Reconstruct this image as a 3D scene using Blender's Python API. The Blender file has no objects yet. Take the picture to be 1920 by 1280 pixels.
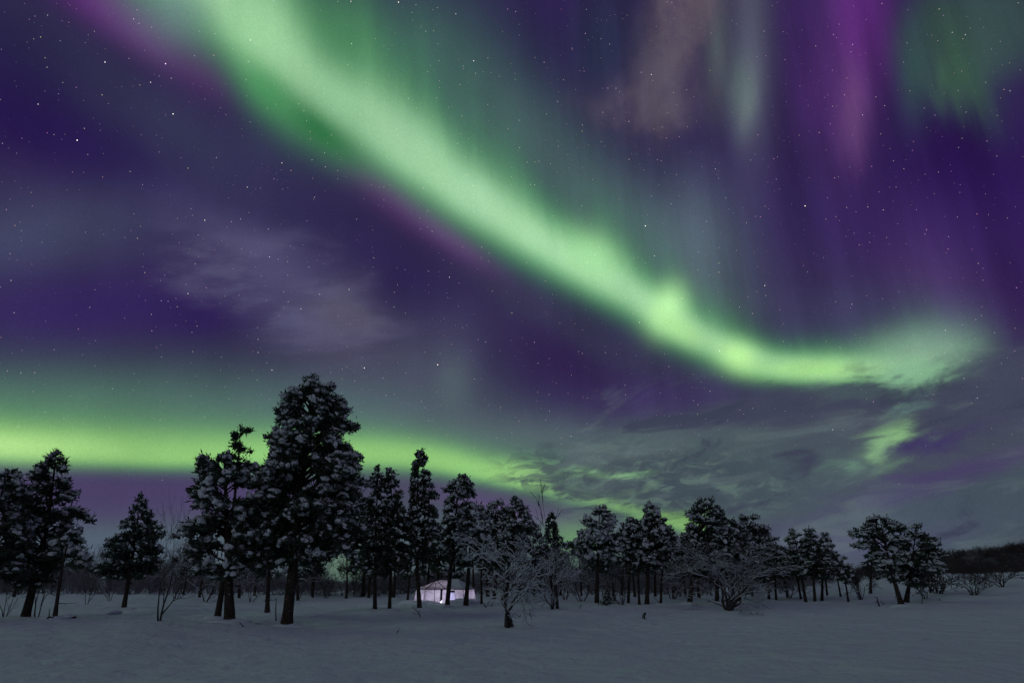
import bpy, math, random
import numpy as np
from mathutils import Vector

# ------------------------------------------------------------------ camera
C = bpy.context.scene.collection
SC = bpy.context.scene
FPX = 1330.0                      # focal length in photo pixels (photo 1920 wide)
PITCH = math.atan(460.0 / FPX)    # level line of the land lies 460 px under the middle
CAMZ = 1.6
cam_d = bpy.data.cameras.new('camera')
cam = bpy.data.objects.new('camera', cam_d)
C.objects.link(cam)
cam.location = (0, 0, CAMZ)
cam.rotation_euler = (math.pi / 2 + PITCH, 0, 0)
cam_d.sensor_width = 36.0
cam_d.lens = 36.0 * FPX / 1920.0
cam_d.clip_start = 0.1
cam_d.clip_end = 4000
SC.camera = cam
SC.render.engine = 'CYCLES'
SC.cycles.use_denoising = True
SC.cycles.use_adaptive_sampling = True
SC.cycles.adaptive_threshold = 0.02
SC.cycles.adaptive_min_samples = 16
SC.cycles.max_bounces = 5
SC.cycles.diffuse_bounces = 3
SC.cycles.transparent_max_bounces = 4
SC.cycles.sample_clamp_indirect = 3.0
SC.view_settings.view_transform = 'Standard'
SC.view_settings.look = 'None'
SC.view_settings.exposure = 0.0
SC.view_settings.gamma = 1.0

def ray(px, py):
    """direction of a place seen in the photograph, in world axes (north = +Y)"""
    x = (px - 960.0) / FPX
    v = (640.0 - py) / FPX
    c, s = math.cos(PITCH), math.sin(PITCH)
    return Vector((x, c - v * s, s + v * c)).normalized()

def azel(px, py):
    d = ray(px, py)
    return math.degrees(math.atan2(d.x, d.y)), math.degrees(math.asin(d.z))

def lin(c):
    c = c / 255.0
    return c / 12.92 if c <= 0.04045 else ((c + 0.055) / 1.055) ** 2.4

def rgb(r, g, b):
    return (lin(r), lin(g), lin(b), 1.0)

# ------------------------------------------------------------------ night sky
W = bpy.data.worlds.new('World')
SC.world = W
W.use_nodes = True
NT = W.node_tree
for n in list(NT.nodes):
    NT.nodes.remove(n)
LK = NT.links

def put(sock, v):
    if hasattr(v, 'is_linked'):
        LK.new(v, sock)
    else:
        sock.default_value = v

def M(op, a, b=None, c=None, clamp=False):
    n = NT.nodes.new('ShaderNodeMath'); n.operation = op; n.use_clamp = clamp
    put(n.inputs[0], a)
    if b is not None: put(n.inputs[1], b)
    if c is not None: put(n.inputs[2], c)
    return n.outputs[0]

def VM(op, a, b=None, c=None):
    n = NT.nodes.new('ShaderNodeVectorMath'); n.operation = op
    put(n.inputs[0], a)
    if b is not None: put(n.inputs[1], b)
    if c is not None: put(n.inputs[2], c)
    return n.outputs['Value'] if op == 'DOT_PRODUCT' else n.outputs[0]

def curve(x, pts, x0, x1, y0=0.0, y1=1.0):
    """smooth curve through pts, x in degrees"""
    t = M('DIVIDE', M('SUBTRACT', x, x0), x1 - x0, clamp=True)
    n = NT.nodes.new('ShaderNodeFloatCurve')
    cu = n.mapping.curves[0]
    pts = sorted(pts)
    P = [((a - x0) / (x1 - x0), (b - y0) / (y1 - y0)) for a, b in pts]
    cu.points[0].location = P[0]; cu.points[1].location = P[-1]
    for p in P[1:-1]: cu.points.new(*p)
    for p in cu.points: p.handle_type = 'AUTO_CLAMPED'
    n.mapping.update()
    put(n.inputs['Value'], t)
    if (y0, y1) == (0.0, 1.0): return n.outputs[0]
    return M('MULTIPLY_ADD', n.outputs[0], y1 - y0, y0)

def mix(f, a, b, mode='MIX'):
    n = NT.nodes.new('ShaderNodeMix'); n.data_type = 'RGBA'; n.blend_type = mode
    n.clamp_factor = True
    put(n.inputs[0], f); put(n.inputs[6], a); put(n.inputs[7], b)
    return n.outputs[2]

def noise(vec, scale, detail=3, rough=0.5, dist=0.0, color=False):
    n = NT.nodes.new('ShaderNodeTexNoise')
    put(n.inputs['Vector'], vec)
    n.inputs['Scale'].default_value = scale; n.inputs['Detail'].default_value = detail
    n.inputs['Roughness'].default_value = rough; n.inputs['Distortion'].default_value = dist
    return n.outputs['Color'] if color else n.outputs['Fac']

tc = NT.nodes.new('ShaderNodeTexCoord')
DIR = VM('NORMALIZE', tc.outputs['Generated'])
sp = NT.nodes.new('ShaderNodeSeparateXYZ'); put(sp.inputs[0], DIR)
AZ = M('MULTIPLY', M('ARCTAN2', sp.outputs[0], sp.outputs[1]), 57.29578)   # azimuth, degrees
EL = M('MULTIPLY', M('ARCSINE', sp.outputs[2]), 57.29578)                  # elevation, degrees
def comb(x, y, z=0.0):
    n = NT.nodes.new('ShaderNodeCombineXYZ')
    put(n.inputs[0], x); put(n.inputs[1], y); put(n.inputs[2], z)
    return n.outputs[0]
SKY = comb(AZ, EL)
# wind-torn version of the same coordinates for cloud shapes (long streaks rising to the right)
stre = comb(M('ADD', AZ, M('MULTIPLY', EL, 0.6)), M('MULTIPLY', M('SUBTRACT', EL, M('MULTIPLY', AZ, 0.22)), 3.4))
nz = noise(stre, 0.055, 4, 0.52, 0.5, color=True)
TORN = VM('MULTIPLY_ADD', VM('SUBTRACT', nz, (0.5, 0.5, 0.5)), (16.0, 8.5, 0.0), SKY)
nz2 = noise(SKY, 0.05, 4, 0.5, 0.0, color=True)
SOFT = VM('MULTIPLY_ADD', VM('SUBTRACT', nz2, (0.5, 0.5, 0.5)), (9.0, 7.0, 0.0), SKY)

def blob(cur, px, py, rx, ry, rot, col, alpha=1.0, co=None, sharp=1, mask=None, mode='MIX'):
    """soft patch of glow or cloud centred on one direction of the sky"""
    a0, e0 = azel(px, py)
    ax, ex = azel(px + 4, py); ay, ey = azel(px, py + 4)
    J = np.array([[(ax - a0) / 4, (ay - a0) / 4], [(ex - e0) / 4, (ey - e0) / 4]])
    r = math.radians(rot)
    R = np.array([[math.cos(r) / rx, -math.sin(r) / rx], [math.sin(r) / ry, math.cos(r) / ry]])
    Q = R @ np.linalg.inv(J)
    d = VM('SUBTRACT', SKY if co is None else co, (a0, e0, 0))
    u = VM('DOT_PRODUCT', d, (Q[0, 0], Q[0, 1], 0)); v = VM('DOT_PRODUCT', d, (Q[1, 0], Q[1, 1], 0))
    q = M('MULTIPLY_ADD', u, u, M('MULTIPLY', v, v))
    if sharp == 2: q = M('MULTIPLY', q, q)
    if sharp == 3: q = M('POWER', q, 3.0)
    g = M('POWER', 0.36788, q)
    if mask is not None: g = M('MULTIPLY', g, mask)
    g = M('MULTIPLY', g, alpha)
    return mix(g, cur, rgb(*col), mode)

def aurora_band(cur, ridge, low, up, colA, colB, a_A, a_B, fade=None, edge=None, x0=-100, x1=100, kA=1.25, kB=0.75, low_sharp=1.0, rays=None, colC=None, a_C=None):
    """ridge/low/up: photo points; the band's middle line and where it has faded, turned into azimuth/elevation"""
    R_ = [azel(*p) for p in ridge]
    c = curve(AZ, R_, x0, x1, -20, 80)
    rx = np.array([p[0] for p in sorted(R_)]); ry = np.array([p[1] for p in sorted(R_)])
    L_ = []
    for p in low:
        a, e = azel(*p); L_.append((a, max(0.4, np.interp(a, rx, ry) - e)))
    U_ = []
    for p in up:
        a, e = azel(*p); U_.append((a, max(0.4, e - np.interp(a, rx, ry))))
    wl = curve(AZ, L_, x0, x1, 0, 30); wu = curve(AZ, U_, x0, x1, 0, 30)
    d = M('SUBTRACT', EL, c)
    s1 = M('DIVIDE', M('MAXIMUM', d, 0.0), wu)
    s2 = M('DIVIDE', M('MAXIMUM', M('MULTIPLY', d, -1.0), 0.0), wl)
    s2 = M('POWER', s2, low_sharp)
    if rays is not None: s1 = M('MULTIPLY', s1, rays)
    s = M('ADD', s1, s2)
    q = M('MULTIPLY', s, s)
    gA = M('POWER', 0.36788, M('MULTIPLY', q, 1.0 / (kA * kA)))
    gB = M('POWER', 0.36788, M('MULTIPLY', q, 1.0 / (kB * kB)))
    if fade is not None:
        F = curve(AZ, [(px, py) if f == 'AZ' else (azel(px, py)[0], f) for px, py, f in fade], x0, x1)
        gA = M('MULTIPLY', gA, F); gB = M('MULTIPLY', gB, F)
    cur = mix(M('MULTIPLY', gA, a_A), cur, rgb(*colA))
    cur = mix(M('MULTIPLY', gB, a_B), cur, rgb(*colB))
    if colC is None: return cur
    gC = M('POWER', 0.36788, M('MULTIPLY', q, 7.0))
    return mix(M('MULTIPLY', M('MULTIPLY', gC, F), a_C), cur, rgb(*colC))
# base: violet night, paler towards the land
vgrad = curve(EL, [(-90, 0.0), (0, 0.0), (3, 0.05), (8, 0.32), (16, 0.7), (25, 0.95), (90, 1.0)], -90, 90)
sky = mix(vgrad, rgb(72, 88, 102), rgb(46, 37, 84))
# the half of the sky behind the viewer: unseen blue-grey glow, toned to light the snow
back = M('MULTIPLY', curve(M('ABSOLUTE', AZ), [(0, 0), (45, 0), (80, 1), (180, 1)], 0, 180), 1.0)
sky = mix(back, sky, rgb(63, 68, 92))
hi = curve(EL, [(-90, 0), (50, 0), (70, 1), (90, 1)], -90, 90)
sky = mix(hi, sky, rgb(59, 65, 90))

B = blob
# large violet and slate fields
sky = B(sky, 60, 230, 330, 90, -28, (36, 18, 82), 0.85, SOFT)
sky = B(sky, 250, 330, 420, 70, -30, (37, 26, 84), 0.6, SOFT)
sky = B(sky, 90, 90, 260, 110, -20, (38, 36, 80), 0.8)
sky = B(sky, 330, 230, 420, 60, -36, (50, 52, 88), 0.8, SOFT)
sky = B(sky, 440, 360, 260, 60, -34, (54, 62, 94), 0.7, SOFT)
sky = B(sky, 60, 445, 300, 85, 8, (66, 74, 108), 0.85)
sky = B(sky, 170, 580, 330, 75, 4, (53, 40, 104), 0.9)
sky = B(sky, 380, 590, 90, 50, 0, (45, 30, 95), 0.7)
sky = B(sky, 600, 400, 200, 60, -30, (48, 42, 88), 0.7)
sky = B(sky, 880, 620, 330, 75, -28, (42, 32, 88), 0.9)
sky = B(sky, 1060, 690, 210, 70, -26, (46, 30, 82), 0.85, SOFT)
sky = B(sky, 1120, 640, 200, 40, -26, (54, 58, 88), 0.75, SOFT)
sky = B(sky, 950, 560, 150, 34, -26, (52, 52, 86), 0.7, SOFT)
sky = B(sky, 780, 720, 170, 110, 20, (76, 84, 108), 0.7, SOFT)
sky = B(sky, 850, 725, 34, 60, 0, (84, 104, 116), 0.6)
sky = B(sky, 1250, 760, 200, 50, 0, (62, 54, 104), 0.9, SOFT)
sky = B(sky, 640, 620, 90, 110, 20, (80, 80, 110), 0.5, SOFT)
# right hand sky
sky = B(sky, 1000, 60, 120, 160, 0, (45, 32, 88), 0.8)
sky = B(sky, 1820, 320, 240, 170, -10, (40, 20, 84), 0.95)
sky = B(sky, 1720, 460, 260, 120, 0, (54, 34, 104), 0.8)
sky = B(sky, 1900, 560, 90, 130, 0, (46, 24, 84), 0.75)
sky = B(sky, 1500, 520, 160, 90, 0, (58, 50, 96), 0.7)
sky = B(sky, 1450, 370, 120, 130, 0, (52, 40, 96), 0.6)
sky = B(sky, 1740, 560, 95, 130, 20, (84, 64, 126), 0.7)
sky = B(sky, 1600, 590, 160, 60, 5, (66, 70, 108), 0.7)
# slate green veil above the band
sky = B(sky, 800, 130, 180, 130, -38, (66, 108, 104), 0.85)
sky = B(sky, 960, 250, 190, 90, -38, (72, 106, 108), 0.75)
sky = B(sky, 1100, 370, 200, 80, -35, (70, 96, 104), 0.85)
sky = B(sky, 1180, 440, 120, 60, -30, (72, 108, 106), 0.7)
sky = B(sky, 1310, 470, 90, 130, 12, (86, 108, 124), 0.75)
sky = B(sky, 1340, 590, 80, 60, -20, (80, 110, 110), 0.6)
# tall rays
cwm = curve(noise(SKY, 0.14, 6, 0.6, 0.3), [(0, .2), (.38, .4), (.6, 1), (1, 1)], 0, 1)
nw = noise(SKY, 0.16, 5, 0.55, 0.2, color=True)
CW = VM('MULTIPLY_ADD', VM('SUBTRACT', nw, (0.5, 0.5, 0.5)), (6.0, 6.0, 0.0), SKY)
rw = noise(comb(AZ, M('MULTIPLY', EL, 0.12)), 0.45, 4, 0.55, color=True)
RW = VM('MULTIPLY_ADD', VM('SUBTRACT', rw, (0.5, 0.5, 0.5)), (1.6, 8.0, 0.0), SKY)
RAY = comb(M('MULTIPLY', AZ, 1.0), M('MULTIPLY', EL, 0.08))
rn = noise(RAY, 0.35, 3, 0.55)
rmask = curve(rn, [(0.0, 0.35), (0.4, 0.5), (0.6, 1.0), (1.0, 1.0)], 0, 1)
sky = B(sky, 1500, 60, 60, 200, 0, (66, 40, 108), 0.5, None, 1, rmask)
sky = B(sky, 1408, 60, 36, 220, 2, (96, 104, 132), 0.75, None, 1)
sky = B(sky, 1402, 190, 20, 62, -6, (118, 140, 148), 0.65)
sky = B(sky, 1385, 160, 22, 60, -4, (100, 128, 128), 0.5)
sky = B(sky, 1345, 90, 26, 110, 0, (92, 108, 112), 0.6)
sky = B(sky, 1600, 70, 44, 190, 1, (98, 56, 136), 0.85, RW, 1)
sky = B(sky, 1560, 130, 26, 160, 2, (78, 52, 118), 0.55, RW, 1)
sky = B(sky, 1655, 60, 22, 150, 2, (70, 34, 104), 0.5, RW, 1)
sky = B(sky, 1600, 200, 30, 78, 4, (116, 82, 142), 0.6, RW)
sky = B(sky, 1610, 20, 60, 120, 0, (86, 34, 124), 0.5)
sky = B(sky, 1530, 170, 36, 90, 0, (76, 46, 116), 0.6)
sky = B(sky, 1830, 60, 150, 100, 15, (56, 82, 84), 0.9, None, 2)
sky = B(sky, 1715, 130, 30, 85, 0, (54, 88, 88), 0.7)
sky = B(sky, 1800, 95, 34, 110, 26, (62, 98, 86), 0.7, RW)
sky = B(sky, 1775, 150, 40, 50, 24, (70, 112, 90), 0.55, RW)
sky = B(sky, 1130, 90, 60, 110, 0, (42, 56, 84), 0.7)
# tall brownish cloud at the top
sky = B(sky, 1272, 30, 66, 190, -20, (98, 92, 110), 0.9, CW, 2, cwm)
sky = B(sky, 1205, 195, 90, 46, 14, (95, 91, 110), 0.9, CW, 1, cwm)
sky = B(sky, 1240, 120, 50, 90, 10, (94, 94, 118), 0.5, CW, 1)
sky = B(sky, 1180, 80, 34, 70, -8, (42, 46, 84), 0.5, SOFT)
# violet-grey clouds on the left
cm = curve(noise(stre, 0.09, 5, 0.6), [(0.0, 0.0), (0.4, 0.25), (0.62, 1.0), (1.0, 1.0)], 0, 1)
sky = B(sky, 480, 520, 150, 90, -25, (90, 92, 130), 0.75, TORN, 2, cm)
sky = B(sky, 610, 590, 130, 80, -20, (90, 94, 134), 0.75, TORN, 2, cm)
sky = B(sky, 450, 480, 140, 40, -30, (80, 80, 122), 0.6, SOFT)
sky = B(sky, 510, 540, 100, 60, -30, (84, 86, 126), 0.45, SOFT)
sky = B(sky, 650, 600, 60, 60, 0, (94, 94, 118), 0.55, TORN)

sky = mix(0.75, sky, (0.96, 0.83, 0.73, 1), 'MULTIPLY')
rmul = curve(noise(comb(M('ADD', AZ, M('MULTIPLY', EL, 0.04)), M('MULTIPLY', EL, 0.10)), 0.30, 4, 0.55), [(0, .84), (0.35, .86), (0.65, 1.14), (1, 1.16)], 0, 1, 0, 1.5)
rreg = curve(AZ, [(-180, 0.25), (-5, .25), (12, 1), (50, 1), (180, 0)], -180, 180)
sky = mix(M('MULTIPLY', rreg, 0.9), sky, rmul, 'MULTIPLY')
# magenta fringe under the big band
sky = B(sky, 200, 5, 110, 42, -28, (96, 44, 118), 0.85)
sky = B(sky, 280, 60, 110, 44, -34, (100, 62, 122), 0.9)
sky = B(sky, 370, 120, 90, 40, -42, (76, 42, 96), 0.85)
sky = B(sky, 735, 362, 130, 34, -38, (88, 40, 106), 0.85)
sky = B(sky, 845, 444, 100, 24, -36, (98, 62, 118), 0.75)

brn = noise(comb(M('ADD', AZ, M('MULTIPLY', EL, 0.15)), M('MULTIPLY', EL, 0.22)), 0.22, 4, 0.5)
brays = curve(brn, [(0, 0.82), (0.35, 0.9), (0.65, 1.22), (1, 1.3)], 0, 1, 0, 2)
# the big band, from the top left down to the right
ridge = [(100, -230), (300, -110), (400, -30), (500, 60), (600, 158), (700, 225), (800, 305), (900, 378), (1000, 440), (1100, 500),
         (1200, 556), (1260, 598), (1320, 632), (1400, 668), (1500, 690), (1600, 692), (1700, 684), (1800, 660), (1960, 620)]
low = [(100, -150), (300, 20), (400, 90), (500, 195), (600, 265), (700, 315), (800, 385), (900, 448), (1000, 504), (1100, 556),
       (1200, 610), (1260, 648), (1320, 676), (1400, 706), (1500, 722), (1600, 724), (1700, 740), (1800, 730), (1960, 700)]
up = [(100, -420), (300, -300), (400, -220), (500, -130), (600, 10), (700, 90), (800, 185), (900, 280), (1000, 360), (1100, 428),
      (1200, 490), (1260, 530), (1320, 578), (1400, 622), (1500, 648), (1600, 645), (1700, 620), (1800, 590), (1960, 560)]
fade = [(-90, 0, 'AZ'), (-68, 0.6, 'AZ'), (100, -230, 1), (1000, 440, 1), (1250, 590, 1), (1600, 692, 1), (1690, 684, 0.8), (1760, 680, 0.42), (1840, 660, 0.18), (1920, 620, 0), (2100, 600, 0)]
sky = aurora_band(sky, ridge, low, up, (76, 146, 96), (148, 200, 154), 0.95, 0.82, fade=fade, low_sharp=1.35, kA=1.15, kB=0.66, rays=brays, colC=(180, 226, 176), a_C=curve(brn, [(0, .6), (.35, .5), (.65, .15), (1, .1)], 0, 1))
# dark green pocket along its lower left edge, pale and bright knots along the ridge
sky = B(sky, 600, 245, 100, 32, -38, (36, 106, 60), 0.85)
sky = B(sky, 500, 165, 70, 34, -50, (72, 150, 92), 0.7)
sky = B(sky, 335, 20, 70, 60, -40, (112, 136, 140), 0.6)
sky = B(sky, 480, 55, 70, 50, -45, (156, 212, 156), 0.7)
sky = B(sky, 640, 60, 90, 60, -45, (80, 146, 96), 0.5)
sky = B(sky, 760, 265, 90, 50, -38, (146, 192, 152), 0.6)
sky = B(sky, 890, 365, 60, 36, -38, (170, 218, 176), 0.6)
sky = B(sky, 1110, 480, 60, 40, -36, (166, 224, 160), 0.7)
sky = B(sky, 1250, 580, 32, 44, -22, (190, 248, 172), 0.85)
sky = B(sky, 1275, 618, 50, 22, -30, (176, 232, 152), 0.7)
sky = B(sky, 1385, 668, 38, 26, -22, (192, 250, 160), 0.9)
sky = B(sky, 1530, 692, 110, 20, 0, (168, 226, 140), 0.85)
sky = B(sky, 1690, 655, 90, 40, 6, (144, 176, 158), 0.4)
sky = B(sky, 1760, 640, 80, 50, 10, (124, 148, 148), 0.22)

# the low band on the left
ridge2 = [(-300, 800), (0, 832), (150, 842), (300, 852), (450, 852), (600, 850), (700, 850), (800, 858), (900, 880), (1000, 902), (1100, 930), (1200, 958), (1300, 985), (1500, 1020)]
low2 = [(-300, 850), (0, 872), (150, 878), (300, 884), (450, 886), (600, 886), (700, 886), (800, 892), (900, 908), (1000, 926), (1100, 952), (1200, 978), (1300, 1004), (1500, 1040)]
up2 = [(-300, 700), (0, 752), (150, 762), (300, 772), (450, 780), (600, 790), (700, 796), (800, 808), (900, 830), (1000, 850), (1100, 880), (1200, 915), (1300, 940), (1500, 980)]
fade2 = [(-85, 0, 'AZ'), (-62, 0.7, 'AZ'), (-300, 800, 1), (700, 850, 1), (1000, 900, 1), (1250, 970, 1), (1330, 985, 0.7), (1440, 1010, 0), (1600, 1020, 0)]
sky = B(sky, 150, 760, 420, 70, 0, (88, 128, 112), 0.6)
sky = B(sky, 560, 780, 300, 60, 0, (84, 110, 112), 0.6)
sky = B(sky, 930, 820, 300, 50, -4, (88, 104, 110), 0.7)
sky = B(sky, 230, 930, 500, 60, 0, (74, 62, 102), 0.9, None, 2)
sky = B(sky, 960, 955, 230, 26, -12, (84, 70, 108), 0.9)
sky = B(sky, 700, 1030, 500, 56, 0, (84, 100, 108), 0.8)
sky = B(sky, 180, 1030, 260, 40, 0, (84, 98, 116), 0.8)
sky = B(sky, 640, 1060, 50, 40, 0, (108, 140, 108), 0.5)
sky = B(sky, 1080, 1010, 60, 40, 0, (112, 160, 104), 0.6)
sky = aurora_band(sky, ridge2, low2, up2, (98, 154, 108), (150, 206, 122), 0.92, 0.82, fade=fade2, low_sharp=1.4, kA=0.95, kB=0.55)
sky = B(sky, 10, 834, 190, 26, -3, (182, 230, 146), 0.8)
sky = B(sky, 990, 893, 60, 20, -12, (164, 216, 130), 0.6)
sky = B(sky, 1200, 950, 110, 24, -14, (136, 186, 108), 0.5)
# grey cloud sheet over the right: torn edge, streaks
nf = noise(stre, 0.16, 5, 0.58, 0.3, color=True)
FINE = VM('MULTIPLY_ADD', VM('SUBTRACT', nf, (0.5, 0.5, 0.5)), (8.0, 3.6, 0.0), SKY)
streak = noise(stre, 0.11, 5, 0.55, 0.6)
sky = B(sky, 1640, 860, 420, 130, 4, (71, 76, 93), 0.94, FINE, 2)
sky = B(sky, 1350, 890, 340, 95, -4, (70, 84, 92), 0.95, FINE, 2)
sky = B(sky, 1800, 980, 330, 80, 6, (70, 84, 96), 0.9, SOFT, 2)
sky = B(sky, 1540, 1020, 260, 40, 0, (78, 78, 108), 0.8, SOFT)
sky = B(sky, 1230, 825, 250, 34, 4, (84, 100, 104), 0.6, FINE)
sky = B(sky, 1500, 765, 190, 34, 2, (64, 68, 88), 0.9, FINE, 2)
sky = B(sky, 1600, 738, 90, 18, 6, (70, 84, 92), 0.9, FINE, 2)
sky = B(sky, 1850, 735, 160, 66, 24, (66, 70, 90), 0.92, FINE, 2)
fm = noise(comb(M('ADD', AZ, M('MULTIPLY', EL, 0.3)), M('MULTIPLY', M('SUBTRACT', EL, M('MULTIPLY', AZ, 0.12)), 2.6)), 0.42, 6, 0.62, 0.8)
fmd = curve(fm, [(0, 1), (0.42, 1), (0.56, 0), (1, 0)], 0, 1)
fml = curve(fm, [(0, 0), (0.5, 0), (0.66, 1), (1, 1)], 0, 1)
sky = B(sky, 1120, 885, 120, 36, 4, (104, 140, 110), 0.6, FINE)
sky = B(sky, 1120, 880, 190, 48, 6, (66, 78, 86), 1.0, FINE, 2, fmd)
sky = B(sky, 1080, 868, 100, 10, 14, (80, 98, 96), 0.9, FINE, 2)
sky = B(sky, 1190, 850, 120, 16, 10, (74, 88, 94), 0.9, FINE, 2)
sky = B(sky, 1050, 895, 55, 16, 0, (80, 100, 92), 0.85, FINE, 2)
sky = B(sky, 1150, 912, 110, 20, -6, (68, 80, 88), 0.97, FINE, 2)
sky = B(sky, 1260, 900, 110, 50, -6, (68, 80, 90), 0.95, FINE, 2)
sky = B(sky, 1210, 937, 60, 12, -4, (68, 80, 88), 0.95, FINE, 2)
sky = B(sky, 1280, 955, 60, 14, -12, (70, 84, 90), 0.9, FINE, 2)
sky = B(sky, 1145, 884, 46, 10, -2, (132, 180, 130), 0.85, FINE, 1)
sky = B(sky, 1200, 918, 50, 6, 18, (104, 132, 110), 0.5, FINE, 1)
sky = B(sky, 1290, 978, 40, 12, 0, (130, 180, 98), 0.75, FINE)
sky = B(sky, 1230, 895, 240, 70, 0, (98, 122, 112), 0.55, SOFT, 2, fml)
sky = B(sky, 1230, 895, 240, 70, 0, (60, 70, 80), 0.5, SOFT, 2, fmd)
# gaps in the sheet: aurora showing through, then clear violet wedge
sky = B(sky, 1705, 705, 60, 30, 20, (136, 186, 148), 0.8, FINE, 2)
sky = B(sky, 1635, 706, 22, 8, 0, (84, 116, 98), 0.8, FINE)
sky = B(sky, 1700, 765, 46, 10, 20, (98, 130, 122), 0.6, FINE)
sky = B(sky, 1680, 808, 44, 16, 14, (136, 184, 128), 0.9, FINE, 1)
sky = B(sky, 1655, 838, 34, 34, 20, (138, 186, 132), 0.85, FINE, 1)
sky = B(sky, 1575, 868, 30, 20, 0, (98, 130, 114), 0.8, FINE)
sky = B(sky, 1750, 825, 84, 16, 17, (62, 52, 98), 0.9, FINE, 1)
sky = B(sky, 1810, 880, 150, 20, 14, (72, 62, 102), 0.8, FINE, 1)
sky = B(sky, 1660, 935, 120, 24, 16, (74, 66, 106), 0.65, FINE, 1)
# faint light and dark streaks in the sheet
smask = curve(EL, [(-90, 0), (0, 1), (12, 1), (18, 0.0), (90, 0)], -90, 90)
smask = M('MULTIPLY', smask, curve(AZ, [(-180, 0), (-2, 0), (8, 1), (60, 1), (90, 0), (180, 0)], -180, 180))
sf = curve(streak, [(0, 0), (0.5, 0), (0.7, 1), (1, 1)], 0, 1)
sky = mix(M('MULTIPLY', M('MULTIPLY', sf, smask), 0.45), sky, rgb(98, 114, 116))
sd = curve(streak, [(0, 1), (0.3, 1), (0.46, 0), (1, 0)], 0, 1)
sky = mix(M('MULTIPLY', M('MULTIPLY', sd, smask), 0.85), sky, rgb(58, 62, 82))

# gentle unevenness of the whole glow
un = noise(DIR, 5.0, 4, 0.55)
sky = mix(1.0, sky, curve(un, [(0, 0.72), (1, 1.28)], 0, 1, 0, 1.5), 'MULTIPLY')

# fine speckle multiplied into the sky colour, imitating image grain
sky = mix(1.0, sky, M('MULTIPLY_ADD', noise(DIR, 420.0, 1, 0.5), 0.22, 0.89), 'MULTIPLY')
# stars
def stars(cur, scale, rad, gain, colmix, seedofs, power):
    n = NT.nodes.new('ShaderNodeTexVoronoi'); n.feature = 'F1'
    put(n.inputs['Vector'], VM('ADD', DIR, (seedofs, 0, 0)))
    n.inputs['Scale'].default_value = scale; n.inputs['Randomness'].default_value = 1.0
    near = M('SUBTRACT', 1.0, M('DIVIDE', n.outputs['Distance'], rad), clamp=True)
    sc_ = NT.nodes.new('ShaderNodeSeparateColor'); put(sc_.inputs[0], n.outputs['Color'])
    br = M('MULTIPLY', M('POWER', sc_.outputs[0], power), gain)
    br = M('MULTIPLY', br, M('MULTIPLY', near, 2.0, clamp=True))
    br = M('MULTIPLY', br, curve(EL, [(-90, 0), (1, 0), (10, 0.5), (18, 1), (90, 1)], -90, 90))
    tint = mix(colmix, (1, 1, 1, 1), n.outputs['Color'])
    n2 = NT.nodes.new('ShaderNodeMix'); n2.data_type = 'RGBA'; n2.blend_type = 'ADD'
    n2.inputs[0].default_value = 1.0
    put(n2.inputs[6], cur)
    put(n2.inputs[7], mix(1.0, tint, br, 'MULTIPLY'))
    return n2.outputs[2]
sky = stars(sky, 190.0, 0.10, 0.9, 0.7, 3.1, 2.9)
sky = stars(sky, 52.0, 0.032, 3.6, 0.4, 7.7, 2.2)

# the moonless sky's own faint blue light, under everything
ns = NT.nodes.new('ShaderNodeTexSky'); ns.sky_type = 'NISHITA'; ns.sun_disc = False
ns.sun_elevation = math.radians(-9); ns.sun_rotation = math.radians(200)
sky = mix(0.02, sky, ns.outputs[0], 'ADD')
bg = NT.nodes.new('ShaderNodeBackground'); put(bg.inputs[0], sky); bg.inputs[1].default_value = 1.0
wo = NT.nodes.new('ShaderNodeOutputWorld'); LK.new(bg.outputs[0], wo.inputs[0])
W.cycles.sampling_method = 'MANUAL'; W.cycles.sample_map_resolution = 512
# weak soft fill from behind the viewer, added to shape the snow
sun_d = bpy.data.lights.new('fill_sun', 'SUN'); sun_d.energy = 0.14; sun_d.angle = math.radians(14)
sun_d.color = (0.82, 0.93, 1.0)
sun = bpy.data.objects.new('fill_sun', sun_d); C.objects.link(sun)
sun.rotation_euler = (math.radians(66), 0, math.radians(-28))
# ------------------------------------------------------------------ helpers
rng = np.random.default_rng(7)

def sstep(a, b, x):
    t = np.clip((x - a) / (b - a), 0, 1)
    return t * t * (3 - 2 * t)

def gz(x, y):
    """height of the snow"""
    x = np.asarray(x, float); y = np.asarray(y, float)
    d = np.hypot(x * 0.55, y)
    z = 0.0155 * np.clip(d - 33, 0, 80) + 0.0022 * np.clip(d - 113, 0, 600)
    z = z + 2.3 * sstep(20, 62, x) * sstep(30, 85, y)
    z = z + 0.22 * np.sin(x * 0.13 + 0.6) * np.sin(y * 0.10 + 1.1) * sstep(10, 26, y) * (1 - 0.6 * sstep(60, 90, y))
    z = z + 0.09 * np.sin(x * 0.41 + y * 0.23) * np.sin(y * 0.37 - x * 0.11 + 2.0)
    z = z + 0.06 * np.sin(x * 1.13 - y * 0.7) * np.sin(y * 1.31 + x * 0.4 + 0.7)
    z = z + 0.028 * np.sin(x * 2.7 + 1.5 * np.sin(y * 1.1)) * np.sin(y * 3.1 + 1.2 * np.sin(x * 0.9))
    z = z + 0.16 * np.exp(-((x + 17) ** 2 / 60 + (y - 30) ** 2 / 14))
    return z

def gzf(x, y): return float(gz(x, y))

def hit(px, py):
    """where the snow seen at one photo pixel really lies"""
    d = ray(px, py)
    t = 6.0
    while t < 400:
        p = Vector((0, 0, CAMZ)) + d * t
        if p.z <= gzf(p.x, p.y): return Vector((p.x, p.y, gzf(p.x, p.y)))
        t += 0.15
    k = 120 / d.y
    return Vector((d.x * k, 120, gzf(d.x * k, 120)))

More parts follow.
